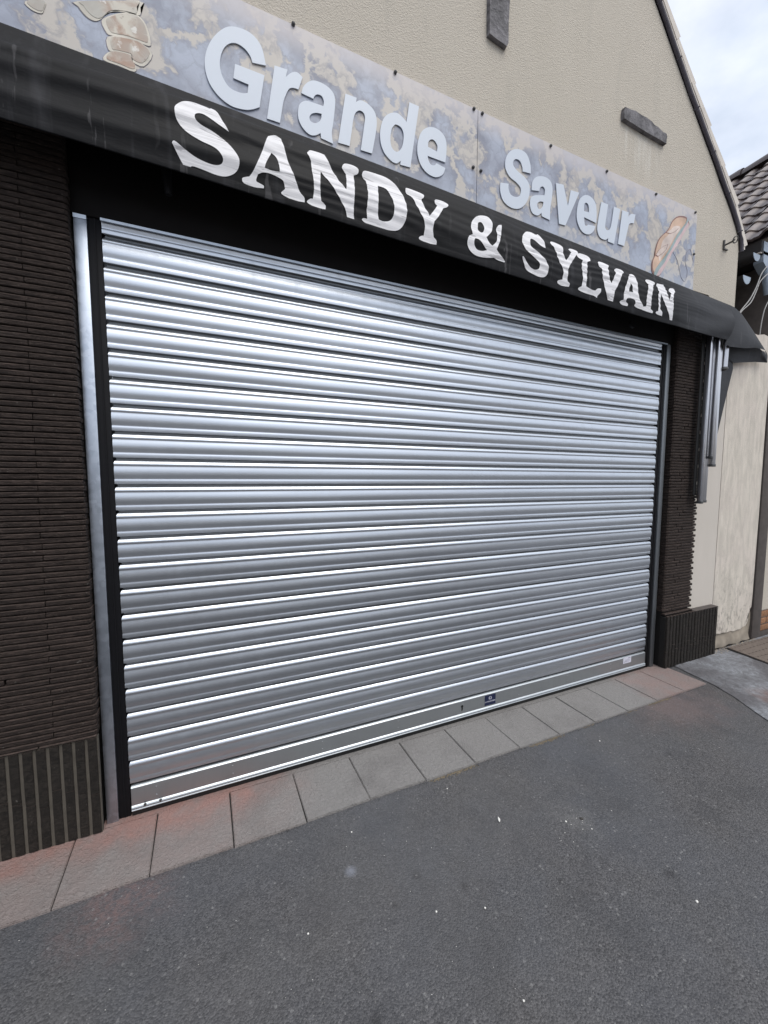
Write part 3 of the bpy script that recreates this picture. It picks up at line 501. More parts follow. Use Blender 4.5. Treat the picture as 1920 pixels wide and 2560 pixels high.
# brown ledge bricks
def brick_mesh(length, h, d, nseg, seed, endL=False, endR=False, deepL=0, deepR=0):
    """one thin brick along x, front towards -y, rough face; rounded where it turns a corner"""
    rnd = random.Random(seed); prof = [(0, 0), (-d+.003, .0), (-d, .003), (-d, h-.003), (-d+.003, h), (0, h)]
    vs, fs = [], []; xs = [length*i/nseg for i in range(nseg+1)]
    if endR: xs[-2] = length-.010
    if endL: xs[1] = .010
    for i, x in enumerate(xs):
        e = 0
        if (endR and i == nseg) or (endL and i == 0): e = .010
        elif (endR and i == nseg-1) or (endL and i == 1): e = .0015
        j1 = rnd.uniform(-.0012, .0012); j2 = rnd.uniform(-.001, .001)
        for (y, z) in prof:
            yy = y+j1*(1 if y else 0)+(e if y else 0); vs.append((x, yy, z+(j2 if 0 < z < h else j2*.5)))
    n = len(prof)
    for i in range(nseg):
        for q in range(n-1): a = i*n+q; fs.append([a, a+n, a+n+1, a+1][::-1])
    fs.append(list(range(n))[::-1]); fs.append([nseg*n+q for q in range(n)])
    me = bpy.data.meshes.new('brick'); me.from_pydata(vs, [], fs); me.update(); me.shade_smooth()
    bm = bmesh.new(); bm.from_mesh(me); bmesh.ops.recalc_face_normals(bm, faces=bm.faces[:])
    for e in bm.edges:
        if len(e.link_faces) == 2 and e.calc_face_angle(0) > rad(33): e.smooth = False
    bm.to_mesh(me); bm.free(); return me
CACHE = {}
def brick(parent, x, y, z, length, h, d, mat, endL=False, endR=False, nseg=4, rot=None, deep=0):
    key = (round(length, 3), h, round(d, 3), mat, endL, endR, nseg, random.randrange(4))
    if key not in CACHE:
        CACHE[key] = brick_mesh(length, h, d, nseg, hash(str(key)) % 9999 if False else int(length*1000)+key[-1]*77, endL, endR); CACHE[key].materials.append(M[mat])
    o = bpy.data.objects.new('brick', CACHE[key]); COL.objects.link(o); o.location = (x, y, z)
    if rot: o.rotation_euler = rot
    attach(o, parent); return o
PITCH, BH = .0222, .0186
pierL = box('brick_pier', -.74, -.1, -.022, -.0215, .425, 2.95, 'dark_mortar', shop); pierL['label'] = 'left pier of long thin dark brown bricks'
cnt = 0; i = 0; z = .43
while z < 2.93:
    jx = random.uniform(-.003, .003); dd = .026+random.uniform(-.002, .002)
    if i % 2 == 0: segs = [(-.37+jx, -.1, True), (-.648+jx, -.373+jx, False)]
    else: segs = [(-.234+jx, -.1, True), (-.507+jx, -.237+jx, False), (-.74, -.51+jx, False)]
    if z < 1.0 and i % 2 == 0: segs = segs
    for (a, b, e) in segs:
        if e: brick(pierL, a, .016, z, b-a+.004+random.choice((0, .003)), BH, dd+.038, 'brown_brick', False, True)
        else: brick(pierL, a, -.022, z, round(b-a, 2), BH, dd, 'brown_brick')
        cnt += 1
    z += PITCH; i += 1
pierR = box('brick_pier', 3.604, 3.93, -.022, -.0215, .44, 2.90, 'dark_mortar', shop); pierR['label'] = 'right pier of thin dark brown bricks behind the awning arms'
i = 0; z = .445
while z < 2.88 and i < 140:
    dd = .020+random.uniform(-.0015, .0015); c = (3.815, 3.72, 3.76)[i % 3] if i % 2 else 3.69+.03*(i % 3); xr = 3.938-(.010 if i % 2 else 0)
    brick(pierR, 3.585+random.uniform(-.003, .003), .016, z, round(c-3.585, 2), BH, dd+.038, 'brown_brick', True, False)
    brick(pierR, round(c, 2)+.003, -.022, z, round(xr-c-.003, 2)+(-.008 if i % 2 else 0), BH, dd, 'brown_brick')
    z += PITCH; i += 1

# plinths of upright bricks
def vbrick(parent, x, y, z, length, d, mat, w=.033):
    key = ('v', round(length, 3), round(w, 4), round(d, 3), mat, random.randrange(3))
    if key not in CACHE: CACHE[key] = brick_mesh(length, w, d, 4, int(length*999)+key[-1]*31); CACHE[key].materials.append(M[mat])
    o = bpy.data.objects.new('brick', CACHE[key]); COL.objects.link(o); o.location = (x+w, y, z)
    o.rotation_euler = (0, -math.pi/2, 0); attach(o, parent)
    return o
plL = box('plinth', -.85, -.096, -.043, -.0225, 0, .42, 'pale_mortar', shop); plL['label'] = 'left plinth of upright dark bricks with pale mortar joints'
for k in range(16):
    x = -.096-.0332-k*.0418; s1 = .17+.06*((k*5) % 4)/3
    vbrick(plL, x, -.0405, .004, round(s1, 2), .0075, 'plinth_brick', .0305); vbrick(plL, x, -.0405, .006+round(s1, 2), round(.414-round(s1, 2), 2), .0075, 'plinth_brick', .0305)
for k in range(4): brick(plL, -.096-.19*(k+1)+.003, -.012, .4215, .185, .008, .040, 'brown_brick')
plR = box('plinth', 3.588, 4.272, -.060, -.0225, 0, .405, 'dark_mortar', shop); plR['label'] = 'right plinth of upright dark bricks with black joints, wider than the pier above'
for k in range(17):
    x = 3.592+k*.0402; s1 = .13+.05*((k*7) % 5)/4
    vbrick(plR, x, -.058, .002, round(s1, 2), .017, 'plinth_brick', .032); vbrick(plR, x, -.058, .005+round(s1, 2), round(.41-round(s1, 2), 2), .017, 'plinth_brick', .032)
for k in range(3): brick(plR, 3.592+k*.1155, -.02, .4195, .114, .012, .036, 'brown_brick')
plain_top = box('coping', 3.942, 4.270, -.074, -.020, .4125, .4175, 'concrete_dark', plR)
# slate insets in the render
def slate(pts, label):
    bm = bmesh.new(); n = len(pts); f = [bm.verts.new((a, YW-.024+.003*noise.noise(Vector((a*20, b*20, 0))), b)) for a, b in pts]; b_ = [bm.verts.new((a+(.004 if a < sum(p[0] for p in pts)/n else -.004)*-1, YW+.01, b)) for a, b in pts]
    bm.faces.new(f); bm.faces.new(b_[::-1])
    for i in range(n): bm.faces.new([f[i], b_[i], b_[(i+1) % n], f[(i+1) % n]])
    bmesh.ops.recalc_face_normals(bm, faces=bm.faces[:]); bmesh.ops.triangulate(bm, faces=[q for q in bm.faces if len(q.verts) > 4])
    o = frombm('stone_inset', bm, 'slate', shop); o['label'] = label
slate([(1.795, 4.55), (1.792, 4.3), (1.797, 4.05), (1.796, 3.95), (1.799, 3.845), (1.84, 3.838), (1.89, 3.832), (1.915, 3.828), (1.925, 3.85), (1.924, 3.95), (1.93, 4.1), (1.926, 4.3), (1.93, 4.55)], 'upright dark slate strip set in the cream render')
slate([(2.872, 3.79), (2.869, 3.83), (2.876, 3.86), (2.93, 3.862), (2.97, 3.868), (3.03, 3.866), (3.09, 3.868), (3.14, 3.862), (3.17, 3.848), (3.21, 3.850), (3.26, 3.835), (3.30, 3.838), (3.308, 3.82), (3.302, 3.80), (3.302, 3.775), (3.25, 3.776), (3.1, 3.778), (2.95, 3.785)], 'lying dark slate strip with a ragged upper edge set in the cream render')

# rake edging, cement and verge tiles, roof
def rake_at(d):
    pts = [Vector((a, 0, b)) for a, b in rake_r]; dd = (Vector((.79, 0, 7.16))-pts[-1]).normalized()
    for p, q in zip(pts, pts[1:]):
        l = (q-p).length
        if d <= l: return p+(q-p)*d/l, (q-p).normalized()
        d -= l
    return pts[-1]+dd*d, dd
N = 64; pl = []
roof = box('roof', .7, .88, -.04, 7.8, 7.10, 7.2, 'roof_slab', shop)
for side in (1,):
    path = [rake_at(.60+k*.085)[0] for k in range(55)]; nr = lambda k: (lambda t: Vector((t.z, 0, -t.x)))(rake_at(.60+k*.085)[1])
    tube('edging', [p+nr(k)*(.004+.0015*math.sin(k*1.7))+Vector((0, YW-.010, 0)) for k, p in enumerate(path)], .0155, 'edging', roof, 8)
    tube('cable', [p+nr(k)*.026+Vector((0, YW-.006, 0)) for k, p in enumerate(path) if k > 2], .004, 'edging', roof, 6)
    for d in (.75, 1.05, 1.37, 1.69, 2.02, 2.36, 2.7):
        p, t = rake_at(d); nrm = Vector((t.z, 0, -t.x)); tube('clip', [Vector((p.x, YW-.004, p.z))-nrm*.014, Vector((p.x, YW-.028, p.z))+nrm*.004, Vector((p.x, YW-.012, p.z))+nrm*.017], .005, 'edging', roof, 6)
# cement band behind edging
vs, fs = [], []
for k in range(60):
    p, t = rake_at(.62+k*.085); nrm = Vector((t.z, 0, -t.x)); j = .004*noise.noise(Vector((k*.7, 0, 2)))
    for q in (p+nrm*.0, p+nrm*(.070+j)):
        vs.append((q.x, YW-.004, q.z)); 
    for q in (p+nrm*.0, p+nrm*(.070+j)): vs.append((q.x, .25, q.z))
for k in range(59):
    a = k*4; fs += [[a, a+4, a+5, a+1], [a+1, a+5, a+7, a+3]]
meshobj('verge_cement', vs, fs, 'verge_cement', roof)
# verge tiles: overlapping, each one steps out
d = .62
while d < 5.2:
    p, t = rake_at(d); p2, t2 = rake_at(d+.325); t = (p2-p).normalized(); nrm = Vector((t.z, 0, -t.x)); w0, w1 = .112, .092
    a0, a1 = p+nrm*.062, p+nrm*w0; b0, b1 = p2+nrm*.062, p2+nrm*w1
    vs = [(q.x, y, q.z) for y in (YW-.006, .30) for q in (a0, a1, b1, b0)]
    kk_ = int(round(d/.30)); vs = [(q_[0], q_[1]-.002*(kk_ % 2), q_[2]) for q_ in vs]
    meshobj('verge_tile', vs, [[0, 3, 2, 1], [4, 5, 6, 7], [1, 2, 6, 5], [0, 1, 5, 4], [2, 3, 7, 6], [3, 0, 4, 7]], 'verge_cement', roof); d += .30
for sgn in (1, -1):
    q = [(.79, 7.2), (4.42, 3.38), (4.36, 3.33), (.79, 7.1)]; q = [(a, b) if sgn > 0 else (1.58-a, b) for a, b in q]
    prism('roof_slope', q, .26, 7.8, 'roof_slab', roof)

# hook
hk = thing('wall_hook', (4.10, YW, 3.30), 'small rusty iron eye hook fixed high on the cream wall right of the sign', 'hook')
box('bracket', 4.080, 4.092, YW-.012, YW, 3.275, 3.335, 'bracket_iron', hk); box('bracket_foot', 4.080, 4.135, YW-.012, YW, 3.268, 3.276, 'bracket_iron', hk)
tube('rod', [(4.088, YW-.004, 3.296), (4.10, YW-.05, 3.305), (4.085, YW-.075, 3.305)], .007, 'bracket_iron', hk)
tube('eye', [(4.098+.026*math.cos(a), YW-.075-.010*math.sin(a), 3.309+.020*math.sin(a)) for a in [i*math.pi/8 for i in range(17)]], .0045, 'bracket_iron', hk, 6, False)

# ================================================================ ROLLER SHUTTER
SW = 3.458; SP = .109; ZB = .136
sh = thing('roller_shutter', (SW/2, 0, 0), 'closed galvanised steel roller shutter of wide ribbed slats across the shop front', 'roller shutter')
prof = [(0, -.002), (.3, -.0035), (2.5, -.0062), (6, -.0090), (10, -.0115), (13.5, -.0130), (16, -.0136), (18, -.0136), (21, -.0130), (23, -.0122), (24.5, -.0119), (27, -.0122), (33, -.0136), (41, -.0150), (49, -.0158), (56, -.0158), (63, -.0149), (70, -.0132), (75, -.0122), (77.5, -.0118), (80, -.0122), (83, -.0131), (86, -.0134), (94, -.0136), (97.5, -.0131), (98.6, -.0118), (98.9, -.0105), (99.2, .001), (109, .001)]
def slat_mesh(seed):
    rnd = random.Random(seed); NX = 40; vs, fs = [], []; ph = rnd.uniform(0, 99)
    for i in range(NX+1):
        u = i/NX
        for (zz, y) in prof:
            ins = max(0, .008*(1-min(1, -y/.0125))) if y < 0 else .008
            x = .001+ins+(SW-.002-2*ins)*u
            vs.append((x, y+.0007*noise.noise(Vector((x*2.3, zz*.02, ph)))+.0002*noise.noise(Vector((x*9, zz*.05, ph))), -zz/1000))
    n = len(prof)
    for i in range(NX):
        for q in range(n-1): a = i*n+q; fs.append([a, a+1, a+n+1, a+n])
    mi = [1 if q >= n-4 else 0 for i in range(NX) for q in range(n-1)]
    me = bpy.data.meshes.new('slat'); me.from_pydata(vs, [], fs); me.update(); me.shade_smooth()
    bm = bmesh.new(); bm.from_mesh(me)
    for e in bm.edges:
        if len(e.link_faces) == 2 and e.calc_face_angle(0) > rad(38): e.smooth = False
    bm.to_mesh(me); bm.free(); me.materials.append(M['slat_steel']); me.materials.append(M['shaded_joint_steel'])
    me.polygons.foreach_set('material_index', mi); me.update(); return me
sms = [slat_mesh(s_) for s_ in range(5)]
for k in range(22):
    o = bpy.data.objects.new('slat', sms[(k*3) % 5]); COL.objects.link(o); o.location = (0, random.uniform(-.0006, .0006), ZB+SP*(k+1)); attach(o, sh)
    if k < 21: o.rotation_euler.x = rad(random.choice((-2.0, -1.1, -.3, 0, .4, 1.2, 2.1))+random.uniform(-.3, .3))
# bottom bar
bp = [(.1365, .001), (.1345, -.008), (.130, -.0155), (.1275, -.0175), (.124, -.0180), (.052, -.0180), (.0515, -.0165), (.047, -.0165), (.045, -.0195), (.040, -.0235), (.036, -.0245), (.033, -.0225), (.031, -.0225), (.028, -.0245), (.0245, -.0235), (.024, -.004)]
vs = [(x, y, z) for x in (.004, SW-.004) for z, y in bp]; n = len(bp); fs = [[q, q+1, q+n+1, q+n] for q in range(n-1)]+[list(range(n)), [n+q for q in range(n)][::-1]]
bar = meshobj('bottom_bar', vs, fs, 'bar_steel', sh, True, 30)
box('rubber_seal', .004, SW-.004, -.016, .004, .0005, .0238, 'rubber', sh, .002)
for x in [.10]+[.42+.44*j for j in range(7)]:
    for z in (.070, .108):
        tube('rivet', [(x, -.0178, z), (x, -.0200, z), (x, -.0208, z)], [.0032, .0030, .0008], 'tube_steel', bar, 8)
for x in (.055, .115): tube('bolt', [(x, -.022, .044), (x, -.029, .044)], [.006, .005], 'screw_metal', bar, 6)
# keyhole
kz = .094; kp = [(1.735+.0085*math.cos(a), kz+.0085*math.sin(a)) for a in [-1.1+i*(2*math.pi-.95)/12 for i in range(13)]]+[(1.7285, kz-.030), (1.7385, kz-.030)]
kp = [(1.735+.0085*math.sin(a), kz+.0085*math.cos(a)) for a in [math.pi*(-.82+1.64*i/12) for i in range(13)]]+[(1.7395, kz-.028), (1.7305, kz-.028)]
prism('keyhole', kp, -.0187, -.0175, 'hole_black', bar)
# blue maker's sticker
stk = prism('sticker', [(1.905, .056), (1.990, .056), (1.990, .122), (1.905, .122)], -.0188, -.0175, 'sticker_blue', sh)
stk['label'] = 'small navy blue sticker with a white ring emblem and white lettering'
def textmesh(name, txt, size, x, y, z, mat, parent, sx=1, bold=0):
    cu = bpy.data.curves.new('t', 'FONT'); cu.body = txt; cu.size = size; cu.align_x = 'CENTER'; cu.offset = bold; cu.extrude = 0
    ob = bpy.data.objects.new('t', cu); COL.objects.link(ob); bpy.context.view_layer.update()
    me = bpy.data.meshes.new_from_object(ob.evaluated_get(bpy.context.evaluated_depsgraph_get()))
    vs = [(x+v.co.x*sx, y, z+v.co.y) for v in me.vertices]; fs = [list(p.vertices) for p in me.polygons]
    bpy.data.objects.remove(ob); bpy.data.curves.remove(cu); bpy.data.meshes.remove(me)
    return meshobj(name, vs, fs, mat, parent)
textmesh('lettering', 'LA TOULOUSAINE', .0115, 1.9475, -.0193, .076, 'sticker_white', stk, .86, .0002)
def arc(cx, cz, r0, r1, a0, a1, sx=1, n=10):
    A = [a0+(a1-a0)*i/n for i in range(n+1)]
    return [(cx+sx*r1*math.cos(a), cz+r1*math.sin(a)) for a in A]+[(cx+sx*r0*math.cos(a), cz+r0*math.sin(a)) for a in reversed(A)]
prism('emblem', arc(1.9455, .1015, .006, .0105, 1.75, 4.5, .9), -.0194, -.0189, 'sticker_white', stk)
prism('emblem', arc(1.9485, .1015, .006, .0105, -1.4, 1.4, .9), -.0194, -.0189, 'sticker_white', stk)
lab = prism('label_plate', [(3.198, .084), (3.288, .084), (3.288, .131), (3.198, .131)], -.0187, -.0175, 'sticker_white', sh); lab['label'] = 'small white data label at the right end of the bottom bar'
for (a, b, c_, d_) in ((3.250, 3.277, .120, .1235), (3.228, 3.272, .110, .1112), (3.228, 3.270, .104, .1052), (3.228, 3.276, .098, .0992), (3.226, 3.229, .092, .112), (3.228, 3.262, .092, .0932)): prism('print', [(a, c_), (b, c_), (b, d_), (a, d_)], -.0190, -.0187, 'sticker_ink', lab)
textmesh('lettering', 'CE', .013, 3.210, -.0191, .092, 'sticker_ink', lab, .9)
# guide rails
for sgn, x0, x1, g0, g1, nm in ((0, -.045, -.0005, -.0885, -.0455, 'left'), (1, SW+.0005, 3.5125, 3.513, 3.5555, 'right')):
    gr = box('guide_rail', x0, x1, -.0120, .06, .0, 2.487, 'black_channel', sh, .002)
    gr['label'] = 'black rubber lined channel at the %s end of the slats' % nm
    xm = (x0+x1)/2; box('guide_lip', xm-.001, xm+.0035, -.0155, -.0121, .002, 2.486, 'black_channel', gr)
    box('cover_profile', g0, g1, -.0210, .06, -.003, 2.484, 'spangled' if sgn == 0 else 'dark_reflection_steel', sh, .002)['label'] = 'galvanised cover profile on the %s side of the shutter' % nm
box('cover_profile_cap', -.0880, -.0460, -.0235, -.0212, 2.468, 2.483, 'rail_steel', sh)
box('head_trim', .0, 3.50, -.0290, -.0215, 2.474, 2.4838, 'rail_steel', sh)

sh.location.y = .0145      # slat faces stand in the plane of the opening
# ================================================================ SIGN
sg = thing('shop_sign', (1.75, -.05, 3.15), 'long sign board painted like blue marble with pale cut-out letters and a painted baguette', 'sign')
def rr_board(x0, x1, rL, rR, lab_):
    z0, z1 = 2.86, 3.462; pts = [(x0, z0), (x1, z0)]
    if rR: pts += [(x1-rR+rR*math.cos(a), z1-.022-rR+rR*math.sin(a)) for a in [i*math.pi/12 for i in range(7)]]
    else: pts += [(x1, z1-(.016 if x1 > 1 else .006))]
    pts += [(x0, z1-(.016 if x0 > 1 else 0))]
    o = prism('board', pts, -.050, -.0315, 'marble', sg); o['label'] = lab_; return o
rr_board(-2.2, 1.7345, 0, 0, 'middle board carrying the first word'); bR = rr_board(1.7375, 3.700, 0, .05, 'right board carrying the second word and the painted baguette')
for o in [q for q in sg.children]: pass
for g_, cons in SIGN_GLYPHS:
    bm = fill([crom([(a/1000, b/1000, c) for a, b, c in con]) for con in cons])
    vs = [(v.co.x, -.0560, v.co.y) for v in bm.verts]; bm.verts.index_update()
    fs = [[v.index for v in f.verts] for f in bm.faces]
    # front face plus edge walls
    b2 = bmesh.new(); bv = [b2.verts.new(v) for v in vs]
    for f in fs:
        try: b2.faces.new([bv[i] for i in f])
        except ValueError: pass
    bm.free(); bmesh.ops.recalc_face_normals(b2, faces=b2.faces[:])
    if sum(f.normal.y for f in b2.faces) > 0: bmesh.ops.reverse_faces(b2, faces=b2.faces[:])
    ext = bmesh.ops.extrude_edge_only(b2, edges=[e for e in b2.edges if len(e.link_faces) == 1])
    bmesh.ops.translate(b2, verts=[v for v in ext['geom'] if isinstance(v, bmesh.types.BMVert)], vec=(0, .0038, 0))
    o = frombm('letter', b2, 'sign_letter', sg); o['label'] = 'pale blue-white sign letter ' + g_
for (x, z) in [(.752, 3.449), (1.244, 3.443), (1.707, 3.44), (1.762, 3.436), (2.255, 3.43), (2.733, 3.43), (3.222, 3.427), (3.672, 3.424), (1.709, 3.149), (1.76, 3.146), (3.683, 3.136), (.25, 3.449)]:
    tube('screw', [(x, -.049, z), (x, -.058, z), (x, -.062, z)], [.0085, .008, .003], 'screw_metal', sg, 8)
def art(name, polys, y, mats, lab_=None):
    o = None
    for j, p in enumerate(polys):
        o = prism(name, [(a/1000, b/1000) for a, b in p], y, y+.0008, mats, sg)
        if lab_: o['label'] = lab_
def scaled(p, s, dx=0, dz=0):
    cx = sum(a for a, b in p)/len(p); cz = sum(b for a, b in p)/len(p); return [(cx+(a-cx)*s+dx, cz+(b-cz)*s+dz) for a, b in p]
def smooth(p): return [(a, b) for a, b in crom([(a, b, 0) for a, b in p], 3)]
stn = [smooth(p) for p in ART['stones']]
art('painted_stone', [scaled(p, 1.03, -1, -1) for p in stn], -.0510, 'paint_outline', 'dark outline of a painted stone')
art('painted_stone', stn, -.0520, 'paint_cream', 'painted cream rim of a stone'); art('painted_stone', [scaled(p, .86, 2, 5) for p in stn], -.0530, 'paint_wash', 'painted face of a stone')
br = smooth(ART['bread'][0])
art('painted_bread', [scaled(smooth(ART['under'][0]), 1.02)], -.0510, 'paint_brown', 'brown outline of the painted loaf'); art('painted_bread', [scaled(smooth(ART['under'][0]), .97)], -.0518, 'paint_pink', 'pink ham and lower half of the painted loaf')
art('painted_bread', [smooth(ART['salad'][0])], -.0526, 'paint_teal', 'green salad of the painted loaf'); art('painted_bread', [scaled(br, 1.015, -2, 0)], -.0534, 'paint_brown', 'brown outline of the painted crust')
art('painted_bread', [scaled(br, .955)], -.0542, 'paint_crust', 'golden crust of the painted loaf'); art('painted_bread', [scaled(br, .62, 9, 2)], -.0546, 'paint_crumb', 'pale middle of the painted crust'); art('painted_bread', [scaled(p, 1.05, 0, -1) for p in ART['slash']], -.0549, 'paint_brown', 'outline of a slash in the crust'); art('painted_bread', [scaled(p, .92) for p in ART['slash']], -.0556, 'paint_crumb', 'pale slash in the crust')
def scribble(pts):
    q = crom([(a, b, 0) for a, b in pts], 5)[:-10]; o = tube('painted_line', [(a, -.0505, b) for a, b in q], .0014, 'paint_outline', sg, 5)
scribble([(3.45, 3.10), (3.50, 3.05), (3.55, 2.95), (3.60, 2.93), (3.62, 3.0), (3.59, 3.06), (3.60, 3.13), (3.64, 3.16), (3.67, 3.11), (3.68, 3.08), (3.65, 3.05)])

# ================================================================ AWNING
TX = [(-2.6, 2.99), (-.9, 2.975), (-.225, 2.96), (.34, 2.947), (1.126, 2.928), (1.643, 2.907), (2.594, 2.863), (4.02, 2.797)]
BX = [(-2.6, 2.65), (-.9, 2.64), (-.22, 2.627), (.36, 2.614), (.82, 2.597), (1.2, 2.583), (1.53, 2.571), (2.06, 2.555), (2.37, 2.537), (2.9, 2.518), (3.32, 2.514), (3.74, 2.530), (4.02, 2.543)]
def smear(T, x): return (lerp(T, x-.12)+lerp(T, x)*2+lerp(T, x+.12))/4 if x < 3.85 else lerp(T, x)
def awn(x, t, off=0):
    zt, zb = smear(TX, x), smear(BX, x); y1 = lerp([(3.3, -.2), (4.02, -.14)], x); tt = min(max(t, 0), 1)
    y = -.14+(y1+.14)*t-.03*math.sin(math.pi*tt)
    env = math.sin(math.pi*tt)**.6
    if x < 1.5:
        fd = max(0, min(1, (1.3-x)/.8)); u = x+.25
        for c0, sl_, w_, a_ in ((.30, -.10, .075, .013), (.52, -.22, .085, .011), (.78, -.12, .06, .004)):
            y -= a_*fd*math.exp(-((t-c0-sl_*u-.03*math.sin(x*4+c0*9))/w_)**2)
    y += .0022*math.sin(2*math.pi*(t*2.3+.3*math.sin(x*1.3)))*env
    mM = max(0, min(1, (x-.35)/.5))*max(0, min(1, (3.75-x)/.5)); y += .0024*env*mM*(.45+.9*abs(noise.noise(Vector((x*2.6, t*2, 11)))))*math.sin(2*math.pi*(t*8.5+.35*math.sin(x*2.1)+1.6*noise.noise(Vector((x*1.7, t*2.2, 4)))))
    y += .006*noise.noise(Vector((x*2.2, t*2.2, 9)))*env
    if x > 3.2: y += .010*(x-3.2)*math.sin((x-3.2)*9+t*6)*env
    return Vector((x, y-off, zt+(zb-zt)*t))
aw = thing('awning', (1.7, -.14, 2.8), 'closed black fabric shop awning with white serif lettering hanging above the shutter', 'awning')
NX, NY = 560, 46; X0, X1 = -2.6, 4.02
vs = [awn(X0+(X1-X0)*i/NX, j/NY) for i in range(NX+1) for j in range(NY+1)]; vs2 = [v+Vector((0, .0012, 0)) for v in vs]
fs = [[i*(NY+1)+j, i*(NY+1)+j+1, (i+1)*(NY+1)+j+1, (i+1)*(NY+1)+j] for i in range(NX) for j in range(NY)]
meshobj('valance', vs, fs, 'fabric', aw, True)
# hem
vs, fs = [], []
for i in range(NX+1):
    x = X0+(X1-X0)*i/NX; p = awn(x, 1)
    for (dy, dz) in ((-.0022, .024), (-.003, .012), (-.0022, 0), (-.001, -.003), (.002, -.003), (.003, .012)): q = awn(x, 1-dz/.34); vs.append((x, q.y+dy-(.0005 if dy < 0 else 0), q.z if dz >= 0 else p.z+dz))
for i in range(NX):
    for j in range(5): a = i*6+j; fs.append([a, a+1, a+7, a+6])
meshobj('hem', vs, fs, 'fabric', aw, True)
# fabric returning to the wall along the top
vs, fs = [], []
for i in range(121):
    x = X0+(X1-X0)*i/120; p = awn(x, 0); vs += [p, (x, -.08, p.z+.016), (x, -.056, p.z+.022)]
for i in range(120):
    for j in range(2): a = i*3+j; fs.append([a, a+3, a+4, a+1])
meshobj('top_cover', vs, fs, 'fabric', aw, True)
# lettering draped on the valance
for g_, cons in AWNING_GLYPHS:
    bm = fill([crom([(a/1000, b/1000, c) for a, b, c in con], 4) for con in cons])
    xs = [v.co.x for v in bm.verts]; a0, a1 = min(xs), max(xs)
    k = 1
    while k/46 < 1: bmesh.ops.bisect_plane(bm, geom=bm.verts[:]+bm.edges[:]+bm.faces[:], plane_co=(0, k/46, 0), plane_no=(0, 1, 0)); k += 1
    q = math.ceil(a0/.02)*.02
    while q < a1: bmesh.ops.bisect_plane(bm, geom=bm.verts[:]+bm.edges[:]+bm.faces[:], plane_co=(q, 0, 0), plane_no=(1, 0, 0)); q += .02
    bmesh.ops.recalc_face_normals(bm, faces=bm.faces[:])
    for v in bm.verts: v.co = awn(v.co.x, v.co.y, .0022)
    bm.normal_update()
    if sum(f.normal.y*f.calc_area() for f in bm.faces) > 0: bmesh.ops.reverse_faces(bm, faces=bm.faces[:])
    o = frombm('letter', bm, 'vinyl', aw, True); o['label'] = 'worn white serif awning letter ' + g_
# right hand flap, hanging loose round the corner
def loft(name, A, B, n, mat, parent, bulge=0):
    def at(P, u):
        u = u*(len(P)-1); i = min(int(u), len(P)-2); return Vector(P[i]).lerp(Vector(P[i+1]), u-i)
    vs, fs = [], []
    for i in range(n+1):
        for j in range(13):
            u, v = i/n, j/12; p = at(A, u).lerp(at(B, u), v); p.y -= bulge*math.sin(math.pi*v)*math.sin(math.pi*min(1, u*1.1)); vs.append(p)
    for i in range(n):
        for j in range(12): a = i*13+j; fs.append([a, a+1, a+14, a+13])
    return meshobj(name, vs, fs, mat, parent, True)
S0 = awn(4.02, 0); S1 = awn(4.02, 1)
topc = [S0, (4.10, -.128, 2.800), (4.223, -.12, 2.775), (4.381, -.12, 2.685), (4.466, -.12, 2.632), (4.546, -.12, 2.583), (4.600, -.12, 2.549)]
botc = [S1, (3.975, -.142, 2.505), (4.035, -.150, 2.492), (4.243, -.150, 2.507), (4.400, -.140, 2.535), (4.52, -.128, 2.545), (4.601, -.12, 2.547)]
loft('end_flap', topc, botc, 36, 'fabric', aw, .018)['label'] = 'loose triangular end flap of the awning at its right corner'
loft('end_flap', [(4.02, -.085, 2.74), (4.25, -.085, 2.72), (4.42, -.085, 2.64), (4.60, -.10, 2.548), (4.70, -.075, 2.56)], [(4.10, -.05, 2.489), (4.283, -.058, 2.424), (4.42, -.06, 2.443), (4.60, -.06, 2.468), (4.792, -.058, 2.485)], 20, 'fabric', aw)['label'] = 'inner side of the loose end flap'
loft('end_flap', [(4.600, -.12, 2.549), (4.66, -.105, 2.54), (4.74, -.08, 2.53)], [(4.600, -.12, 2.546), (4.70, -.085, 2.500), (4.792, -.058, 2.485)], 8, 'fabric', aw)['label'] = 'curled tip of the end flap'
prism('side_drape', [(4.05, 2.55), (4.283, 2.43), (4.294, 2.381), (4.20, 2.07), (4.113, 1.768), (4.085, 1.768), (4.07, 2.1)], -.052, -.046, 'fabric', aw)['label'] = 'narrow dark fabric drape hanging down beside the awning arms'
# folding arms and bars
tube('front_bar', [(.255, -.16, 2.683), (2.4, -.13, 2.60), (3.95, -.11, 2.56)], .012, 'black_channel', aw, 8)
tube('hanging_bracket', [(.235, -.10, 2.80), (.24, -.11, 2.68), (.245, -.10, 2.58)], [.014, .020, .013], 'black_channel', aw, 8)
tube('roller', [(-2.6, -.082, 2.80), (3.98, -.08, 2.70)], .035, 'lintel_paint', aw, 12)
def arm(x0, x1, y0, y1, z0, z1, lab_, cap=.018):
    o = box('folding_arm', x0, x1, y0, y1, z0, z1, 'tube_steel', aw, .0045); o['label'] = lab_
    box('arm_end', x0-.003, x1+.003, y0-.003, y1+.003, z0-cap, z0+.004, 'screw_metal', o, .005)
arm(3.846, 3.872, -.118, -.085, 1.312, 2.60, 'long rear arm tube, leftmost of the folded arm')
arm(3.905, 3.955, -.098, -.070, 1.318, 2.60, 'long front arm tube reaching lowest')
box('arm_shade_strip', 3.812, 3.850, -.078, -.073, 1.36, 2.60, 'rubber', aw)  # this dark strip and the next stand in for shade around the arms
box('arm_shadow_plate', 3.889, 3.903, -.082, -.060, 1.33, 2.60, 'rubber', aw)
arm(3.922, 3.938, -.132, -.104, 1.66, 2.60, 'thin arm tube in front')
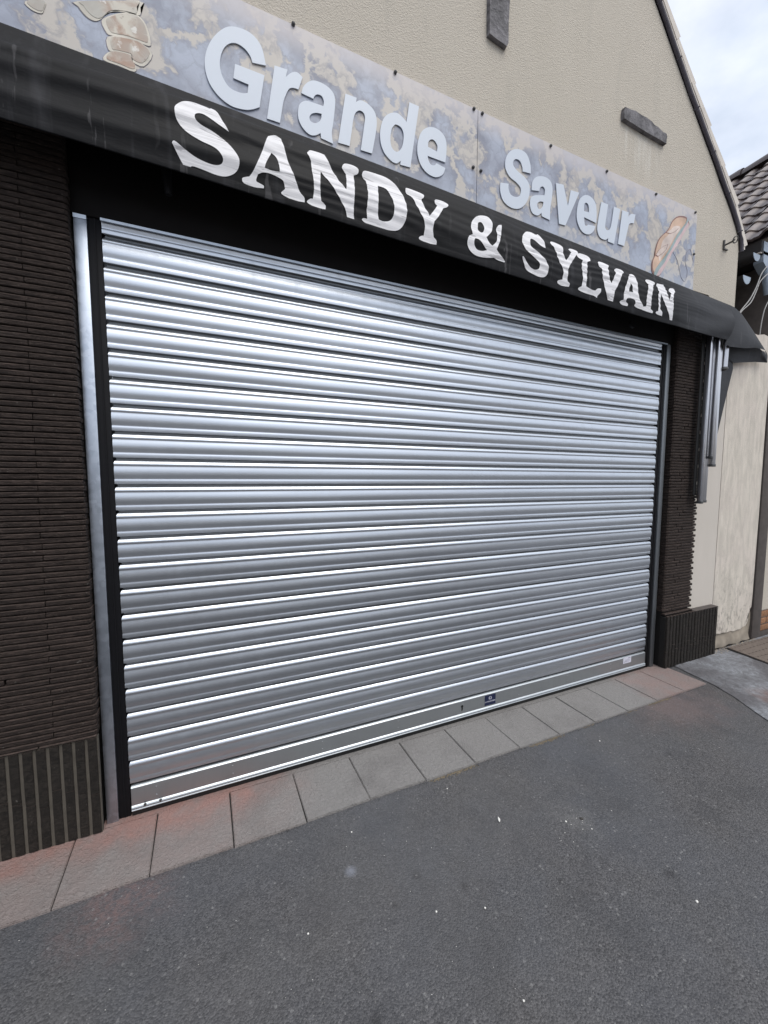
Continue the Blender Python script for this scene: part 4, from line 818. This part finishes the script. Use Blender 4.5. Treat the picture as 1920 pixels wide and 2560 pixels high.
arm(3.968, 4.012, -.116, -.088, 1.60, 2.60, 'middle arm tube of the folded arm')
tube('arm_joint', [(4.052, -.11, 2.325), (4.052, -.11, 2.335), (4.052, -.11, 2.35)], [.012, .026, .024], 'screw_metal', aw, 12)
tube('folding_arm', [(4.052, -.11, 2.345), (4.058, -.11, 2.52)], .020, 'tube_steel', aw, 12)['label'] = 'short round upper arm tube with a rounded cap'
tube('pulley_wheel', [(3.03, -.075, 2.535), (3.03, -.060, 2.535)], .030, 'black_channel', aw, 14)

# ================================================================ WHITE WALL BY THE PASSAGE
ww = thing('boundary_wall', (4.65, -.017, 0), 'stained white rendered wall with broken bottom edge, between the shop and the next house', 'wall')
jag = [(4.302, .135), (4.34, .145), (4.391, .138), (4.44, .128), (4.49, .133), (4.54, .126), (4.60, .130), (4.66, .119), (4.72, .126), (4.765, .122), (4.80, .138), (4.843, .140), (4.87, .165), (4.885, .20), (4.875, .235), (4.905, .26), (4.90, .29), (4.925, .31), (4.93, .40), (4.935, 1.2), (4.93, 2.0), (4.935, 2.72), (4.80, 2.735), (4.70, 2.715), (4.55, 2.73), (4.302, 2.72)]
prism('render_coat', jag, -.019, .06, 'white_render', ww)
bm = bmesh.new()
vs = []; nx, nz_ = 26, 12
for j in range(nz_+1):
    for i in range(nx+1):
        x = 4.28+.68*i/nx; zz = .34*j/nz_; hole = math.exp(-((x-4.87)**2+(zz-.15)**2)/.0012)
        vs.append(bm.verts.new((x, -.004+.022*noise.noise(Vector((x*9, 0, zz*9)))-.045*max(0, .09-zz)*3+.07*hole, zz)))
for j in range(nz_):
    for i in range(nx): a = j*(nx+1)+i; bm.faces.new([vs[a], vs[a+1], vs[a+nx+2], vs[a+nx+1]])
frombm('stone_footing', bm, 'stone_base', ww, True)
box('wall_core', 4.31, 4.945, .065, .16, -.02, 2.70, 'stone_base', ww)

# ================================================================ NEIGHBOUR
nb_ = thing('neighbour_house', (5.5, 0, 0), 'next house with brown tiled roof, dark passage wall and pinkish rendered front over orange bricks', 'building')
box('corner_strip', 4.948, 5.098, -.028, .30, -.02, 3.38, 'concrete_dark', nb_, .006)['label'] = 'dark weathered concrete corner strip'
box('front_wall', 5.10, 8.6, -.012, .30, .25, 3.5, 'cream', nb_)
box('footing', 5.10, 8.6, -.016, .30, -.02, .043, 'concrete_dark', nb_)
bb = box('brick_base', 5.10, 8.6, -.006, .30, .043, .248, 'pale_mortar_joint', nb_)
for r in range(3):
    for k in range(5):
        x0 = 5.103+k*.225-(.11 if r % 2 else 0); x1 = x0+.215; x0 = max(x0, 5.103)
        box('brick', x0, x1, -.017, 0, .050+r*.067, .107+r*.067, 'orange_brick', bb, .002)
box('passage_wall', 5.0, 5.3, .31, 8, -.02, 3.62, 'passage', nb_)
box('passage_wall', 5.0, 5.099, .301, .309, -.02, 3.62, 'passage', nb_)
box('passage_end', 4.31, 5.0, 5.0, 5.1, -.02, 3.3, 'passage', nb_)
ez, ex, rz, rx = 3.53, 4.70, 5.12, 6.40
sl = math.hypot(rx-ex, rz-ez); ang = math.atan2(rz-ez, rx-ex)
rf = meshobj('roof', [(ex, -.1, ez-.03), (ex, 6, ez-.03), (rx, 6, rz-.03), (rx, -.1, rz-.03), (2*rx-ex, -.1, ez-.03), (2*rx-ex, 6, ez-.03)], [[0, 3, 2, 1], [3, 4, 5, 2]], 'roof_slab', nb_)
prism('front_gable', [(4.948, 3.5), (2*rx-ex, 3.5), (rx, rz-.06)], 0, .2, 'cream', nb_)
def tile_mesh(seed):
    w, l = .185, .190; n = 10; vs, fs = [], []
    for (s_, h0) in ((0, .022), (.012, .024), (l, .004)):
        for i in range(n+1):
            v = i/n; h = .038*math.sin(v*math.pi*1.25-.2)**2 if v < .72 else .010*(v-.72)
            vs.append((s_, -w/2+w*1.04*v, h+h0))
    m_ = n+1
    for i in range(n+1): v = vs[i]; vs.append((v[0], v[1], v[2]-.020))
    for r in range(2):
        for i in range(n): a = r*m_+i; fs.append([a, a+m_, a+m_+1, a+1])
    for i in range(n): fs.append([3*m_+i, i, i+1, 3*m_+i+1])
    me = bpy.data.meshes.new('roof_tile'); me.from_pydata(vs, [], fs); me.update(); me.shade_smooth()
    bm = bmesh.new(); bm.from_mesh(me); bmesh.ops.recalc_face_normals(bm, faces=bm.faces[:])
    for e in bm.edges:
        if len(e.link_faces) == 2 and e.calc_face_angle(0) > rad(45): e.smooth = False
    if sum(f.normal.z for f in bm.faces) < 0: bmesh.ops.reverse_faces(bm, faces=bm.faces[:])
    bm.to_mesh(me); bm.free(); me.materials.append(M['tile']); return me
tm = tile_mesh(1); rows = int(sl/.152)
for r in range(rows):
    for c_ in range(18):
        o = bpy.data.objects.new('roof_tile', tm); COL.objects.link(o); d = r*.152-.03
        o.location = (ex+d*math.cos(ang)+random.uniform(-.003, .003), -.05+c_*.185, ez+d*math.sin(ang)+random.uniform(-.003, .003)); o.rotation_euler = (random.uniform(-.02, .02), -ang, 0); attach(o, rf)
for c_ in range(9):
    vs, fs = [], []; y0 = -.1+c_*.36
    for q, (y, rr_) in enumerate(((y0, .105), (y0+.04, .11), (y0+.37, .092))):
        for i in range(9): a = math.pi*i/8; vs.append((rx+rr_*math.cos(a), y, rz+.0+rr_*math.sin(a)))
    for q in range(2):
        for i in range(8): a = q*9+i; fs.append([a, a+1, a+10, a+9])
    meshobj('ridge_tile', vs, fs, 'tile', rf, True)
box('eave_trim', 4.69, 4.715, .0, 3, 3.395, 3.402, 'verge_cement', nb_)['label'] = 'pale edging strip under the eaves'
box('fascia', 4.70, 4.72, .0, 3, 3.403, 3.50, 'dark_wood', nb_)
box('soffit', 4.72, 4.999, .0, 3, 3.395, 3.42, 'dark_wood', nb_)
def gutter(x, z, r, y0, y1, label, host=None):
    g = thing('gutter', (x, y0, z), label, 'gutter') if host is None else host
    vs, fs = [], []
    A = [math.pi+math.pi*i/12 for i in range(13)]
    for y in (y0, y1):
        for rr_ in (r, r-.004):
            for a in A: vs.append((x+rr_*math.cos(a), y, z+rr_*1.12*math.sin(a)))
    for k in range(12): fs += [[k, k+1, 26+k+1, 26+k][::-1], [13+k, 13+k+1, 39+k+1, 39+k]]
    fs += [[0, 26, 39, 13], [12, 25, 51, 38]]
    meshobj('channel', vs, fs, 'dark_wood', g, True, 40)
    prism('end_cap', [(x+r*math.cos(a), z+r*1.12*math.sin(a)) for a in A], y0-.004, y0-.0005, 'zinc', g); return g
gutter(4.462, 3.148, .056, -.02, 7, 'blue-grey half round gutter end just right of the cream gable wall')
gutter(4.63, 3.37, .052, -.0, 3.0, 'blue-grey gutter end under the eaves of the tiled roof')
dp = thing('downpipe', (4.78, -.01, 3.3), 'blue-grey rainwater hopper pipe at the corner under the tiled roof', 'downpipe')
prism('hopper', [(4.735, 3.50), (4.88, 3.50), (4.88, 3.30), (4.84, 3.27), (4.745, 3.335)], .0, .07, 'zinc', dp)
tube('spout', [(4.83, .02, 3.31), (4.86, .02, 3.2), (4.90, .02, 3.1)], .028, 'zinc', dp, 10)
def cable(pts, label, r=.005):
    q = crom([(a, c, 0) for a, _, c in pts], 6)[:-12]; o = tube('cable', [(a, .0-.012, c) for a, c in q], r, 'cable_grey'); tagp(o, label, 'cable')
cable([(4.38, 0, 2.80), (4.428, 0, 2.87), (4.552, 0, 2.985), (4.636, 0, 3.097), (4.706, 0, 3.225), (4.791, 0, 3.307), (4.80, 0, 3.33)], 'upper of two pale cables sagging from the downpipe to the awning corner', .0045)
cable([(4.39, 0, 2.80), (4.445, 0, 2.873), (4.572, 0, 2.965), (4.648, 0, 3.08), (4.696, 0, 3.160), (4.831, 0, 3.26), (4.92, 0, 3.30)], 'lower of two pale cables sagging from the downpipe to the awning corner', .0045)
cable([(4.745, 0, 2.68), (4.747, 0, 2.73), (4.757, 0, 2.821), (4.792, 0, 2.944), (4.862, 0, 3.046), (4.93, 0, 3.12)], 'single grey cable rising from the top of the white wall', .004)

# ================================================================ HOUSES ACROSS THE STREET (only seen mirrored in the shutter)
def opposite(x0, x1, hw, label):
    t = thing('terraced_house', ((x0+x1)/2, -17.5, 0), label, 'building')
    box('wall', x0, x1, -24, -17.5, -.15, hw, 'verge_cement', t)
    prism('roof', [(x0-.2, hw-.1), (x1+.2, hw-.1), (x1+.2, hw+.1), (x0-.2, hw+.1)], -17.3, -17.1, 'dark_wood', t)
    meshobj('roof', [(x0-.2, -17.2, hw), (x1+.2, -17.2, hw), (x1+.2, -20.7, hw+2.0), (x0-.2, -20.7, hw+2.0), (x0-.2, -24.2, hw), (x1+.2, -24.2, hw)], [[0, 3, 2, 1], [3, 4, 5, 2]], 'roof_slab', t)
    n = int((x1-x0)/2.4)
    for k in range(n):
        x = x0+(x1-x0)*(k+.5)/n
        w_ = box('window', x-.5, x+.5, -17.49, -17.44, 1.1, 2.3, 'pale_mortar_joint', t); box('pane', x-.44, x+.44, -17.439, -17.43, 1.16, 2.24, 'black_channel', w_)
opposite(-26, -4, 3.1, 'low terraced house across the street on the left, mirrored in the shutter')
opposite(-4, 3.2, 3.5, 'cream terraced house across the street left of the gap, mirrored in the shutter')
opposite(10, 30, 3.4, 'terraced house across the street right of the gap, mirrored in the shutter')
